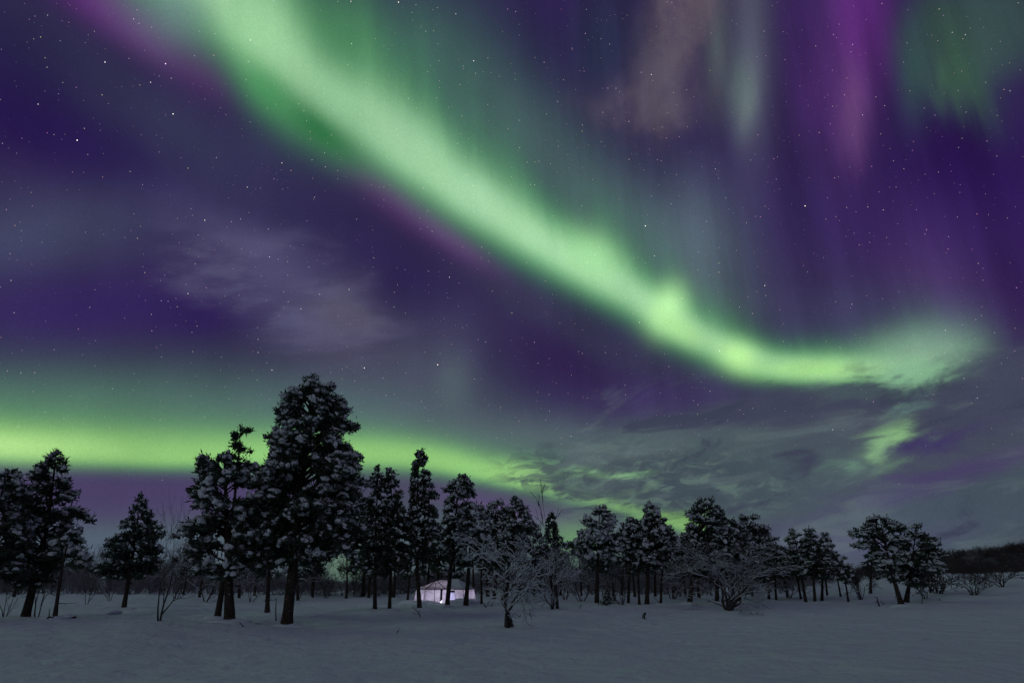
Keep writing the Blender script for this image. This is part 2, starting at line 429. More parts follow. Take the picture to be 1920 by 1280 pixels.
def at_depth(px, py, y):
    d = ray(px, py)
    k = y / d.y
    return Vector((d.x * k, y, CAMZ + d.z * k))

def material(name, col, rough=0.9, var=0.3, scale=6.0, col2=None, spec=0.1, bump=0.0, bscale=20.0, seed=0.0):
    m = bpy.data.materials.new(name); m.use_nodes = True
    nt = m.node_tree; b = nt.nodes['Principled BSDF']
    b.inputs['Roughness'].default_value = rough
    b.inputs['Specular IOR Level'].default_value = spec
    tcn = nt.nodes.new('ShaderNodeTexCoord')
    n = nt.nodes.new('ShaderNodeTexNoise'); n.inputs['Scale'].default_value = scale; n.inputs['Detail'].default_value = 4
    nt.links.new(tcn.outputs['Object'], n.inputs['Vector'])
    r = nt.nodes.new('ShaderNodeValToRGB')
    c2 = col2 or tuple(c * (1 - var) for c in col)
    r.color_ramp.elements[0].position = 0.35; r.color_ramp.elements[1].position = 0.65
    r.color_ramp.elements[0].color = (*c2, 1); r.color_ramp.elements[1].color = (*col, 1)
    nt.links.new(n.outputs['Fac'], r.inputs[0]); nt.links.new(r.outputs[0], b.inputs['Base Color'])
    if bump:
        n2 = nt.nodes.new('ShaderNodeTexNoise'); n2.inputs['Scale'].default_value = bscale; n2.inputs['Detail'].default_value = 5
        nt.links.new(tcn.outputs['Object'], n2.inputs['Vector'])
        bp = nt.nodes.new('ShaderNodeBump'); bp.inputs['Strength'].default_value = bump; bp.inputs['Distance'].default_value = 0.05
        nt.links.new(n2.outputs['Fac'], bp.inputs['Height']); nt.links.new(bp.outputs[0], b.inputs['Normal'])
    return m

M_SNOW = material('snow', (0.80, 0.83, 0.88), 0.85, 0.06, 3.0, spec=0.2, bump=0.35, bscale=14)
M_TSNOW = material('bough_snow', (0.72, 0.75, 0.78), 0.9, 0.12, 2.5, spec=0.1, bump=0.4, bscale=9)
M_FROST = material('frosted_twigs', (0.36, 0.37, 0.40), 0.95, 0.5, 4.0)
M_NEEDLE = material('pine_needles', (0.075, 0.100, 0.072), 0.8, 0.5, 3.0)
M_NEEDLE2 = material('spruce_needles', (0.075, 0.11, 0.085), 0.8, 0.45, 3.0)
M_BARK = material('pine_bark', (0.075, 0.055, 0.045), 0.95, 0.55, 9.0, bump=0.8, bscale=14)
_cr = [n for n in M_BARK.node_tree.nodes if n.type == 'VALTORGB'][0].color_ramp
_e = _cr.elements.new(0.69); _e.color = (0.09, 0.07, 0.06, 1); _e = _cr.elements.new(0.73); _e.color = (0.38, 0.40, 0.43, 1)
M_BIRCH = material('birch_bark', (0.10, 0.085, 0.08), 0.9, 0.6, 7.0, bump=0.5, bscale=18)
M_SCRUB = material('bare_scrub', (0.30, 0.28, 0.30), 0.95, 0.5, 1.2)
M_HSCRUB = material('hillside_scrub', (0.11, 0.08, 0.085), 0.95, 0.5, 0.4)

def mesh_obj(name, V, F, mat, parent=None, smooth=True, loc=None):
    V = np.asarray(V, np.float32); F = np.asarray(F, np.int32)
    me = bpy.data.meshes.new(name)
    k = F.shape[1]
    me.vertices.add(len(V)); me.vertices.foreach_set('co', V.ravel())
    me.loops.add(F.size); me.loops.foreach_set('vertex_index', F.ravel())
    me.polygons.add(len(F))
    me.polygons.foreach_set('loop_start', np.arange(0, F.size, k, dtype=np.int32))
    me.update(calc_edges=True)
    me.polygons.foreach_set('use_smooth', np.full(len(F), smooth))
    me.materials.append(mat)
    me.update()
    o = bpy.data.objects.new(name, me); C.objects.link(o)
    if parent is not None: o.parent = parent
    return o

def tag(o, label, cat, group=None):
    o['label'] = label; o['category'] = cat
    if group: o['group'] = group
    return o

def thing(name, loc, label, cat, group=None):
    o = bpy.data.objects.new(name, None); C.objects.link(o)
    o.location = loc; o.empty_display_size = 0.3
    return tag(o, label, cat, group)

class Tubes:
    """tapered round pieces gathered into one mesh"""
    def __init__(s, n=5): s.n = n; s.a = []; s.b = []; s.ra = []; s.rb = []
    def seg(s, a, b, ra, rb): s.a.append(tuple(a)); s.b.append(tuple(b)); s.ra.append(ra); s.rb.append(rb)
    def path(s, pts, rs):
        for i in range(len(pts) - 1): s.seg(pts[i], pts[i + 1], rs[i], rs[i + 1])
    def mesh(s, sq=1.0):
        A = np.array(s.a, float); B = np.array(s.b, float); ra = np.array(s.ra)[:, None, None]; rb = np.array(s.rb)[:, None, None]
        d = B - A; L = np.linalg.norm(d, axis=1, keepdims=True); d = d / np.maximum(L, 1e-6)
        up = np.where(np.abs(d[:, 2:3]) > 0.95, np.array([[1.0, 0, 0]]), np.array([[0, 0, 1.0]]))
        u = np.cross(d, up); u /= np.maximum(np.linalg.norm(u, axis=1, keepdims=True), 1e-6); v = np.cross(u, d)
        th = np.arange(s.n) * 2 * np.pi / s.n
        ring = u[:, None, :] * np.cos(th)[None, :, None] + v[:, None, :] * np.sin(th)[None, :, None] * sq
        R0 = A[:, None, :] + ring * ra; R1 = B[:, None, :] + ring * rb
        V = np.concatenate([R0, R1], axis=1).reshape(-1, 3)
        base = (np.arange(len(A)) * 2 * s.n)[:, None]
        i = np.arange(s.n); j = (i + 1) % s.n
        F = np.stack([base + i, base + j, base + s.n + j, base + s.n + i], axis=2).reshape(-1, 4)
        return V, F

def ico(level):
    import bmesh
    bm = bmesh.new(); bmesh.ops.create_icosphere(bm, subdivisions=level, radius=1.0)
    bm.verts.ensure_lookup_table()
    V = np.array([v.co[:] for v in bm.verts]); F = np.array([[v.index for v in f.verts] for f in bm.faces])
    bm.free(); return V, F
ICO0 = ico(1); ICO1 = ico(2); ICO3 = ico(3)

def lumps(ctr, size, axis, stretch, flat, shape=ICO1, rough=0.22, seed=0):
    """many irregular lumps: centre, radius, long axis"""
    r = np.random.default_rng(seed)
    SV, SF = shape
    n = len(ctr)
    if n == 0: return np.zeros((0, 3)), np.zeros((0, 3), int)
    ax = axis / np.maximum(np.linalg.norm(axis, axis=1, keepdims=True), 1e-6)
    up = np.tile(np.array([[0, 0, 1.0]]), (n, 1))
    sd = np.cross(ax, up); bad = np.linalg.norm(sd, axis=1) < 0.1
    sd[bad] = (1, 0, 0); sd /= np.linalg.norm(sd, axis=1, keepdims=True)
    nn = np.cross(sd, ax)
    disp = 1 + rough * (r.random((n, len(SV))) - 0.5) * 2
    ph = r.random((n, 1)) * 6.28
    disp = disp + 0.22 * np.sin(SV[None, :, 0] * 2.7 + ph) * np.cos(SV[None, :, 1] * 2.3 + 1.7 * ph) + 0.15 * np.sin(SV[None, :, 2] * 4.1 + ph * 2)
    P = SV[None] * disp[..., None] * size[:, None, None]
    V = ctr[:, None, :] + ax[:, None, :] * P[..., 0:1] * stretch[:, None, None] + sd[:, None, :] * P[..., 1:2] + nn[:, None, :] * P[..., 2:3] * flat[:, None, None]
    F = SF[None] + (np.arange(n) * len(SV))[:, None, None]
    return V.reshape(-1, 3), F.reshape(-1, 3)

def blades(ctr, size, out, per, width, seed=0, spread=1.0):
    """needle tufts: thin pointed leaves fanning out of each shoot"""
    r = np.random.default_rng(seed)
    n = len(ctr)
    c = np.repeat(ctr, per, axis=0); s = np.repeat(size, per); o = np.repeat(out, per, axis=0)
    d = r.normal(size=(n * per, 3)) * spread + o * 0.9
    d /= np.linalg.norm(d, axis=1, keepdims=True)
    L = s * (0.8 + 0.7 * r.random(n * per))
    st = c + r.normal(size=(n * per, 3)) * (s * 0.35)[:, None]
    w = np.cross(d, r.normal(size=(n * per, 3))); w /= np.linalg.norm(w, axis=1, keepdims=True)
    w *= (width * (0.7 + 0.6 * r.random(n * per)))[:, None]
    mid = st + d * (L * 0.5)[:, None]
    V = np.stack([st, mid + w, st + d * L[:, None], mid - w], axis=1).reshape(-1, 3)
    F = np.arange(n * per * 4).reshape(-1, 4)
    return V, F
# ------------------------------------------------------------------ conifers
TREE_N = [0]
def conifer(base, top, prof, label, name='pine_tree', style='clump', snow=0.7, puff=0.24, trunk_r=None, dens=1.0,
            group=None, extra_trunk=None, bare_low=6, depth_k=0.9, dist=None, cat='pine tree', droop=0.25, stubs=True, tiers=0):
    """base, top: photo points of the foot and the tip; prof: (y, left x, right x) rows of the crown's outline"""
    TREE_N[0] += 1; seed = 100 + TREE_N[0]; r = np.random.default_rng(seed)
    P = hit(*base) if dist is None else at_depth(base[0], base[1], dist)
    if dist is not None: P.z = gzf(P.x, P.y)
    Y = P.y
    T = at_depth(top[0], top[1], Y)
    H = T.z - P.z
    root = thing(name, (P.x, P.y, P.z - 0.05), label, cat, group)
    rows = sorted([(at_depth(x0, y, Y).z - P.z, at_depth(x0, y, Y).x - P.x, at_depth(x1, y, Y).x - P.x) for y, x0, x1 in prof])
    rz = np.array([q[0] for q in rows]); rl = np.array([q[1] for q in rows]); rr = np.array([q[2] for q in rows])
    zb, zt = rz[0], max(rz[-1], H - 0.02) - puff * .35
    depl = r.normal() * 0.02 * H
    bend = r.normal() * 0.012 * H
    def axis(z):
        t = np.clip(z / H, 0, 1)
        return np.stack([(T.x - P.x) * t + bend * np.sin(t * 3.1), depl * t, z], -1)
    tr = trunk_r or (0.018 * H + 0.03)
    tb = Tubes(9)
    zs = np.linspace(-0.25, H * 0.97, 15)
    pts = [axis(z) if z > 0 else np.array([0, 0, z]) for z in zs]
    rs = [max(0.015, tr * (1 - max(z, 0) / H) ** 0.75 * (1 + 0.35 * math.exp(-max(z, 0) / 0.25)) * (1 + r.normal() * 0.03)) for z in zs]
    tb.path(pts, rs)
    puff = puff * 0.76
    # boughs
    zz = np.linspace(zb, zt, 60)
    wid = np.interp(zz, rz, rr) - np.interp(zz, rz, rl)
    area = np.trapz(np.maximum(wid, 0.1), zz) * 2.2
    nb = int(dens * area / (puff * puff * 11.5))
    nb = max(nb, 14)
    cdf = np.cumsum(np.maximum(wid, 0.15) + 0.25 + 0.7 * (zz > zt - 1.3)); cdf /= cdf[-1]
    C_, O_, S_, K_ = [], [], [], []     # puff centres, outward, size, snowiness
    gap = r.random(7) * 6.28
    for i in range(nb):
        z = np.interp((i + r.random()) / nb, cdf, zz)
        if tiers: z = zb + (round((z - zb) / (zt - zb) * tiers) / tiers) * (zt - zb) + r.normal() * 0.25 * (zt - zb) / tiers
        z = float(np.clip(z, zb, zt))
        ph = r.random() * 2 * math.pi
        if r.random() < 0.35: ph = (0 if r.random() < 0.5 else math.pi) + r.normal() * 0.35
        ax = axis(z)
        L_ = ax[0] - np.interp(z, rz, rl); R_ = np.interp(z, rz, rr) - ax[0]; mg = min(puff * .55, .3 * (L_ + R_) / 2)
        L_ -= mg; R_ -= mg
        if math.sin(gap[2] + z * 5.5 + 2 * ph) * math.sin(gap[4] + z * 2.3 - 3 * ph) + 0.5 * math.sin(z * 9 + ph + gap[5]) < -0.55 and r.random() < .9 and z < zt - 2 * puff: continue
        k = 0.88 + 0.22 * math.sin(gap[0] + z * 5.2 / max(0.5, puff * 4) + 3 * math.sin(ph + gap[1])) * (0.6 if style != 'tier' else 0.9) + r.normal() * 0.07
        k = min(k, 1.05)
        if r.random() < 0.12: k = r.uniform(1.05, 1.16)
        cx = math.cos(ph)
        rx = (R_ if cx > 0 else L_)
        ry = depth_k * 0.5 * (abs(L_) + abs(R_))
        tip = ax + np.array([cx * rx * k, math.sin(ph) * ry * k, 0])
        reach = math.hypot(tip[0] - ax[0], tip[1] - ax[1])
        out = np.array([tip[0] - ax[0], tip[1] - ax[1], 0.0]); out /= max(reach, 1e-3)
        rise = (0.35 * reach if z > zb + 0.5 * (zt - zb) else 0.12 * reach) if style != 'spruce' else -0.15 * reach
        za = float(np.clip(z - rise, 0.1 * H, H * 0.96))
        st = axis(za)
        nseg = 4
        path = []
        for q in range(nseg + 1):
            t = q / nseg
            p = st * (1 - t) + tip * t
            p = p + np.array([0, 0, 0.18 * reach * math.sin(t * 3.14) * (1 if style != 'spruce' else -0.4)])
            if 0 < q < nseg: p = p + r.normal(size=3) * 0.04 * reach
            path.append(p)
        br = max(0.012, tr * 0.22 * min(1, reach / 1.5))
        tb.path(path, [br * (1 - 0.75 * q / nseg) for q in range(nseg + 1)])
        npf = max(2, int(reach / (puff * 0.6)) + 1)
        path = np.array(path)
        for q in range(npf):
            t = 1 - (q / npf) * 0.72 if reach > puff * 2 else 1 - 0.5 * q / npf
            f = t * nseg; i0 = min(int(f), nseg - 1); p = path[i0] * (1 - (f - i0)) + path[i0 + 1] * (f - i0)
            lat = r.normal() * 0.42 * puff * (1 + 1.3 * min(reach, 2.0) * (1 - abs(t - 0.75)))
            side = np.array([-out[1], out[0], 0])
            pc = p + side * lat + np.array([0, 0, r.normal() * puff * (0.35 if style != 'tier' else 0.12) - droop * abs(lat)])
            C_.append(pc); O_.append(out + np.array([0, 0, 0.25 if style != 'spruce' else -0.25])); S_.append(puff * (0.6 + 0.65 * r.random()) * (0.75 if t > 0.95 else 1) * (0.75 if t < 0.5 else 1))
            K_.append(t)
    # leader
    for q in range(5):
        z = zt - q * puff * 0.7
        C_.append(axis(min(z, H * 0.995)) + r.normal(size=3) * puff * 0.25 * q * np.array([0.8, 0.8, 0.1])); O_.append(np.array([0, 0, 1.0])); S_.append(puff * 0.55); K_.append(1.0)
    Cn = np.array(C_); On = np.array(O_); Sn = np.array(S_); Kn = np.array(K_)
    # low dead branches
    if stubs:
        for q in range(bare_low):
            z = r.uniform(0.12 * H, max(zb, 0.2 * H)); a = r.random() * 6.28; L = r.uniform(0.3, 1.1) * (0.4 + 0.05 * H)
            p0 = axis(z); d = np.array([math.cos(a), math.sin(a) * 0.7, r.uniform(-0.35, 0.1)])
            p1 = p0 + d * L * 0.5; p2 = p1 + (d + r.normal(size=3) * 0.25) * L * 0.5
            tb.path([p0, p1, p2], [0.02, 0.014, 0.006])
            p3 = p1 + (d + r.normal(size=3) * 0.6) * L * 0.35
            tb.seg(p1, p3, 0.01, 0.004)
    if Y < 62 and style != 'none':
        cc = np.array([[0, -.05, .0], [r.normal() * .25, -.2, -.03], [r.normal() * .3, .1, -.03]]) ; sz = np.array([.36, .3, .3]) * (0.6 + tr * 3)
        Vm, Fm = lumps(cc, sz, np.array([[1, 0, 0.0]] * 3), np.full(3, 1.8), np.full(3, .36), ICO3, .0, seed)
        mesh_obj('snow_collar', Vm, Fm, M_SNOW, root)
    if extra_trunk:
        for (bx, by, tz) in extra_trunk:
            Q = hit(bx, by); q0 = np.array([Q.x - P.x, Q.y - P.y, Q.z - P.z - 0.2]); q1 = axis(tz * H)
            tb.path([q0 * (1 - t) + q1 * t for t in (0, .33, .66, 1)], [tr * .8, tr * .65, tr * .55, tr * .4])
    V, F = tb.mesh(); mesh_obj('trunk', V, F, M_BARK, root)
    # needles: dark shoots plus the dense heart of each clump
    n_m = M_NEEDLE2 if style == 'spruce' else M_NEEDLE
    far = Y > 40
    Vb, Fb = blades(Cn + np.array([0, 0, .1]) * Sn[:, None], Sn * 1.2, On, 9 if far else 14, 0.05 if far else 0.030, seed)
    Vc, Fc = lumps(Cn - np.array([0, 0, 1]) * (Sn * 0.12)[:, None], Sn * 0.6, On, np.full(len(Cn), 1.3 if style != 'tier' else 1.7), np.full(len(Cn), 0.66 if style != 'tier' else 0.38), ICO0, 0.35, seed + 1)
    Fc4 = np.concatenate([Fc, Fc[:, 2:3]], 1)  # as degenerate quads would shade badly, keep triangles in their own call
    crown = mesh_obj('crown', Vb, Fb, n_m, root, smooth=False)
    me2 = mesh_obj('crown_core', Vc, Fc, n_m, root, smooth=False)
    join_into(crown, me2)
    # snow lying on the shoots
    pr = np.minimum(1, snow * 1.2) * (0.25 + 0.75 * np.clip((Kn - 0.35) / 0.65, 0, 1)) * np.clip(0.5 + 0.9 * (Cn[:, 2] - zb) / max(zt - zb, 1), 0, 1)
    sel = r.random(len(Cn)) < pr
    Cs, Ss, Os = Cn[sel], Sn[sel], On[sel] * np.array([1, 1, 0.0])
    if len(Cs):
        Os = Os + r.normal(size=Os.shape) * np.array([.6, .6, .35]) + np.array([0, 0, -0.35 if style != 'tier' else -.1])
        kk = 0.44 + 0.40 * r.random(len(Cs)) ** 1.3 * (0.5 + snow)
        fl = (0.6 + 0.4 * r.random(len(Cs))) * (0.62 if style == 'tier' else 1)
        if style == 'tier': kk = kk * 1.15
        Cs = np.concatenate([Cs, Cs + r.normal(size=Cs.shape) * Ss[:, None] * .42]); Os = np.concatenate([Os, Os + r.normal(size=Os.shape) * .5]); Ss = np.concatenate([Ss, Ss * .72]); kk = np.concatenate([kk, kk]); fl = np.concatenate([fl, fl]); Oo = np.concatenate([On[sel]] * 2)
        kk = np.minimum(kk, 0.135 / Ss * (1.0 if Y < 40 else 1.35))
        V1, F1 = lumps(Cs + (np.array([0, 0, 0.36]) + Oo * 0.28) * Ss[:, None], Ss * kk, Os, 1.1 + 0.9 * r.random(len(Cs)), fl, ICO1, 0.07, seed + 2)
        mesh_obj('snow_cover', V1, F1, M_TSNOW, root)['kind'] = 'stuff'
    return root

def join_into(a, b):
    """put b's faces into a's mesh (one part, mixed face sizes)"""
    import bmesh
    bm = bmesh.new(); bm.from_mesh(a.data); bm.from_mesh(b.data); bm.to_mesh(a.data); bm.free()
    me = b.data; bpy.data.objects.remove(b); bpy.data.meshes.remove(me)

# ------------------------------------------------------------------ bare birches
def grow(r, tb, sn, p, d, L, rad, depth, upk, wig, snow_r, fork=(2, 4), thin=0.62, min_r=0.004, seglen=5, arch=0.0):
    n = seglen
    pts = [p]; dd = d / np.linalg.norm(d)
    for i in range(n):
        dd = dd + r.normal(size=3) * wig + np.array([0, 0, upk - arch * (i / n)])
        dd /= np.linalg.norm(dd)
        pts.append(pts[-1] + dd * L / n)
    rs = [max(min_r, rad * (1 - 0.62 * i / n)) for i in range(n + 1)]
    tb.path(pts, rs)
    if sn is not None:
        for i in range(n):
            v = pts[i + 1] - pts[i]; c = abs(v[2]) / np.linalg.norm(v)
            if c < 0.88 and r.random() < 0.92:
                s0 = snow_r * (0.55 + 0.5 * (1 - c)) * (0.6 + min(1.0, rs[i] / 0.03) * 0.6)
                s1 = snow_r * (0.55 + 0.5 * (1 - c)) * (0.6 + min(1.0, rs[i + 1] / 0.03) * 0.6)
                up = np.array([0, 0, 1.0])
                sn.seg(pts[i] + up * (rs[i] + s0 * 0.45), pts[i + 1] + up * (rs[i + 1] + s1 * 0.45), s0, s1)
    if depth <= 0: return
    for k in range(int(r.integers(fork[0], fork[1] + 1))):
        i = int(r.integers(1, n + 1)) if k else n
        side = r.normal(size=3); side -= dd * np.dot(side, dd); side /= np.linalg.norm(side) + 1e-6
        nd = (pts[i] - pts[i - 1]); nd /= np.linalg.norm(nd)
        nd = nd + side * r.uniform(0.45, 0.95)
        grow(r, tb, sn, pts[i], nd, L * r.uniform(0.55, 0.85), rs[i] * thin * 1.1, depth - 1, upk, wig, snow_r * 0.85, fork, thin, min_r, max(3, seglen - 1), arch)

BN = [0]
def birch(base, height, label,  stems=1, spread=0.35, snow_r=0.0, depth=4, rad=0.05, upk=0.08, wig=0.16, lean=(0, 0), group=None,
          name='bare_birch', seed=None, fork=(2, 4), dist=None, arch=0.0, min_r=None, cat='bare birch', first=0.42, squash=1.0, link=True, mat=None, boxw=None):
    BN[0] += 1; r = np.random.default_rng(seed or 500 + BN[0])
    P = hit(*base) if dist is None else at_depth(base[0], base[1], dist)
    if dist is not None: P.z = gzf(P.x, P.y)
    root = thing(name, (P.x, P.y, P.z - 0.06), label, cat, group)
    tb = Tubes(5); sn = Tubes(6) if snow_r > 0 else None
    for s in range(stems):
        a = 2 * math.pi * (s + r.random() * 0.6) / max(stems, 1)
        d = np.array([math.cos(a) * spread + lean[0], math.sin(a) * spread * 0.7 + lean[1], 1.0])
        p = np.array([math.cos(a) * 0.07 * (stems > 1), math.sin(a) * 0.07 * (stems > 1), -0.1])
        grow(r, tb, sn, p, d, height * first * r.uniform(0.85, 1.1), rad * r.uniform(0.8, 1.1), depth, upk, wig, snow_r, fork, arch=arch, min_r=min_r or 0.00016 * P.y)
    V, F = tb.mesh()
    # scale to the wanted height (and width)
    h = V[:, 2].max(); k = height / h
    w = max(np.quantile(np.abs(V[:, 0]), 0.985), 1e-3); kx = (boxw / w) if boxw else k
    sc_ = np.array([kx, kx, k])
    mesh_obj('trunk', V * sc_, F, mat or M_BIRCH, root)
    if sn is not None and sn.a:
        V2, F2 = sn.mesh(); mesh_obj('snow_cover', V2 * sc_, F2, M_TSNOW, root)['kind'] = 'stuff'
    return root

def copy_tree(o, loc, rz, s, label):
    c = o.copy(); C.objects.link(c); c.location = loc; c.rotation_euler = (0, 0, rz); c.scale = s; c['label'] = label
    for ch in list(o.children):
        d = ch.copy(); C.objects.link(d); d.parent = c
    return c
# ------------------------------------------------------------------ land
def sheet(name, xs, ys, zf, mat):
    X, Y_ = np.meshgrid(xs, ys)
    V = np.stack([X, Y_, zf(X, Y_)], -1).reshape(-1, 3)
    nx, ny = len(xs), len(ys)
    i = np.arange(ny - 1)[:, None] * nx + np.arange(nx - 1)[None]
    F = np.stack([i, i + 1, i + nx + 1, i + nx], -1).reshape(-1, 4)
    o = mesh_obj(name, V, F, mat); o['kind'] = 'structure'; return o

xs = np.unique(np.concatenate([np.linspace(-900, -90, 60), np.linspace(-90, -30, 160), np.linspace(-30, 30, 480), np.linspace(30, 90, 160), np.linspace(90, 900, 60)]))
ys = np.unique(np.concatenate([np.linspace(-300, 0, 40), np.linspace(0, 45, 420), np.linspace(45, 130, 260), np.linspace(130, 1500, 80)]))
M_GROUND = material('snow_ground', (0.80, 0.83, 0.88), 0.9, 0.05, 0.6, spec=0.15)
nt = M_GROUND.node_tree; bs = nt.nodes['Principled BSDF']
tcg = nt.nodes.new('ShaderNodeTexCoord')
def gn(scale, det, rough):
    n = nt.nodes.new('ShaderNodeTexNoise'); n.inputs['Scale'].default_value = scale; n.inputs['Detail'].default_value = det
    n.inputs['Roughness'].default_value = rough
    nt.links.new(tcg.outputs['Object'], n.inputs['Vector']); return n.outputs['Fac']
b1 = nt.nodes.new('ShaderNodeBump'); b1.inputs['Strength'].default_value = 0.8; b1.inputs['Distance'].default_value = 0.35
nt.links.new(gn(1.3, 6, 0.55), b1.inputs['Height'])
b2 = nt.nodes.new('ShaderNodeBump'); b2.inputs['Strength'].default_value = 0.7; b2.inputs['Distance'].default_value = 0.06
nt.links.new(gn(9, 5, 0.7), b2.inputs['Height']); nt.links.new(b1.outputs[0], b2.inputs['Normal'])
nt.links.new(b2.outputs[0], bs.inputs['Normal'])
sheet('snow_ground', xs, ys, gz, M_GROUND)

def hillz(x, y):
    g = gz(x, y)
    a = x / np.maximum(y, 1)
    s = sstep(0.36, 0.85, a)
    h = (0.6 + 7.9 * s) * sstep(0.30, 0.50, a) * sstep(92, 165, y)
    h = h + (0.5 * np.sin(x * 0.09) + 0.35 * np.sin(x * 0.23 + 1) + 0.15 * np.sin(x * 0.7)) * sstep(100, 150, y)
    return g - 0.6 + h
M_HILL = material('heath_hillside', (0.20, 0.19, 0.20), 0.95, 0.5, 0.5, col2=(0.045, 0.035, 0.038), bump=1.0, bscale=1.2)
sheet('hill', np.linspace(25, 420, 200), np.linspace(84, 330, 130), hillz, M_HILL)

def scatter_scrub(name, spots, mat, seed, kinds=5, depth=3, snow_part=False):
    """far bare wood that reads as one mass"""
    r = np.random.default_rng(seed)
    protos = []
    for k in range(kinds):
        tb = Tubes(3)
        for s in range(4):
            a = r.random() * 6.28
            grow(r, tb, None, np.array([0, 0, -0.1]), np.array([math.cos(a) * .4, math.sin(a) * .4, 1.0]), 0.42, 0.016, depth, 0.06, 0.2, 0, (2, 4), 0.6, 0.0045, 3)
        V, F = tb.mesh(); V[:, 2] /= V[:, 2].max(); protos.append((V, F))
    VV, FF = [], []; off = 0
    for (x, y, z, h, w) in spots:
        V, F = protos[int(r.integers(kinds))]
        a = r.random() * 6.28; c, s = math.cos(a), math.sin(a)
        Q = np.stack([(V[:, 0] * c - V[:, 1] * s) * w + x, (V[:, 0] * s + V[:, 1] * c) * w + y, V[:, 2] * h + z], -1)
        VV.append(Q); FF.append(F + off); off += len(Q)
    o = mesh_obj(name, np.concatenate(VV), np.concatenate(FF), mat, smooth=False); o['kind'] = 'stuff'
    return o

r_ = np.random.default_rng(3)
sp_ = []
for i in range(1000):
    y = r_.uniform(80, 128); a = r_.uniform(-0.80, 0.42)
    x = a * y; sp_.append((x, y, gzf(x, y), r_.uniform(1.6, 4.2) * (0.55 if abs(a + 0.225) < 0.03 else 1) * (1 + 0.25 * math.sin(a * 9)), r_.uniform(2.2, 4.0)))
o = scatter_scrub('birch_thicket', sp_, M_SCRUB, 11); o['label'] = 'far belt of frosted bare birch scrub behind the pines'
sp_ = []
for i in range(900):
    a = r_.uniform(0.34, 0.86); y = 92 + 75 * r_.random() ** 1.0; x = a * y
    sp_.append((x, y, float(hillz(x, y)) - 0.1 if y > 100 else max(float(hillz(x, y)), gzf(x, y)) - 0.1, r_.uniform(0.8, 2.0), r_.uniform(1.8, 3.2)))
o = scatter_scrub('hillside_thicket', sp_, M_HSCRUB, 12); o['label'] = 'dark leafless scrub covering the low hill on the right'
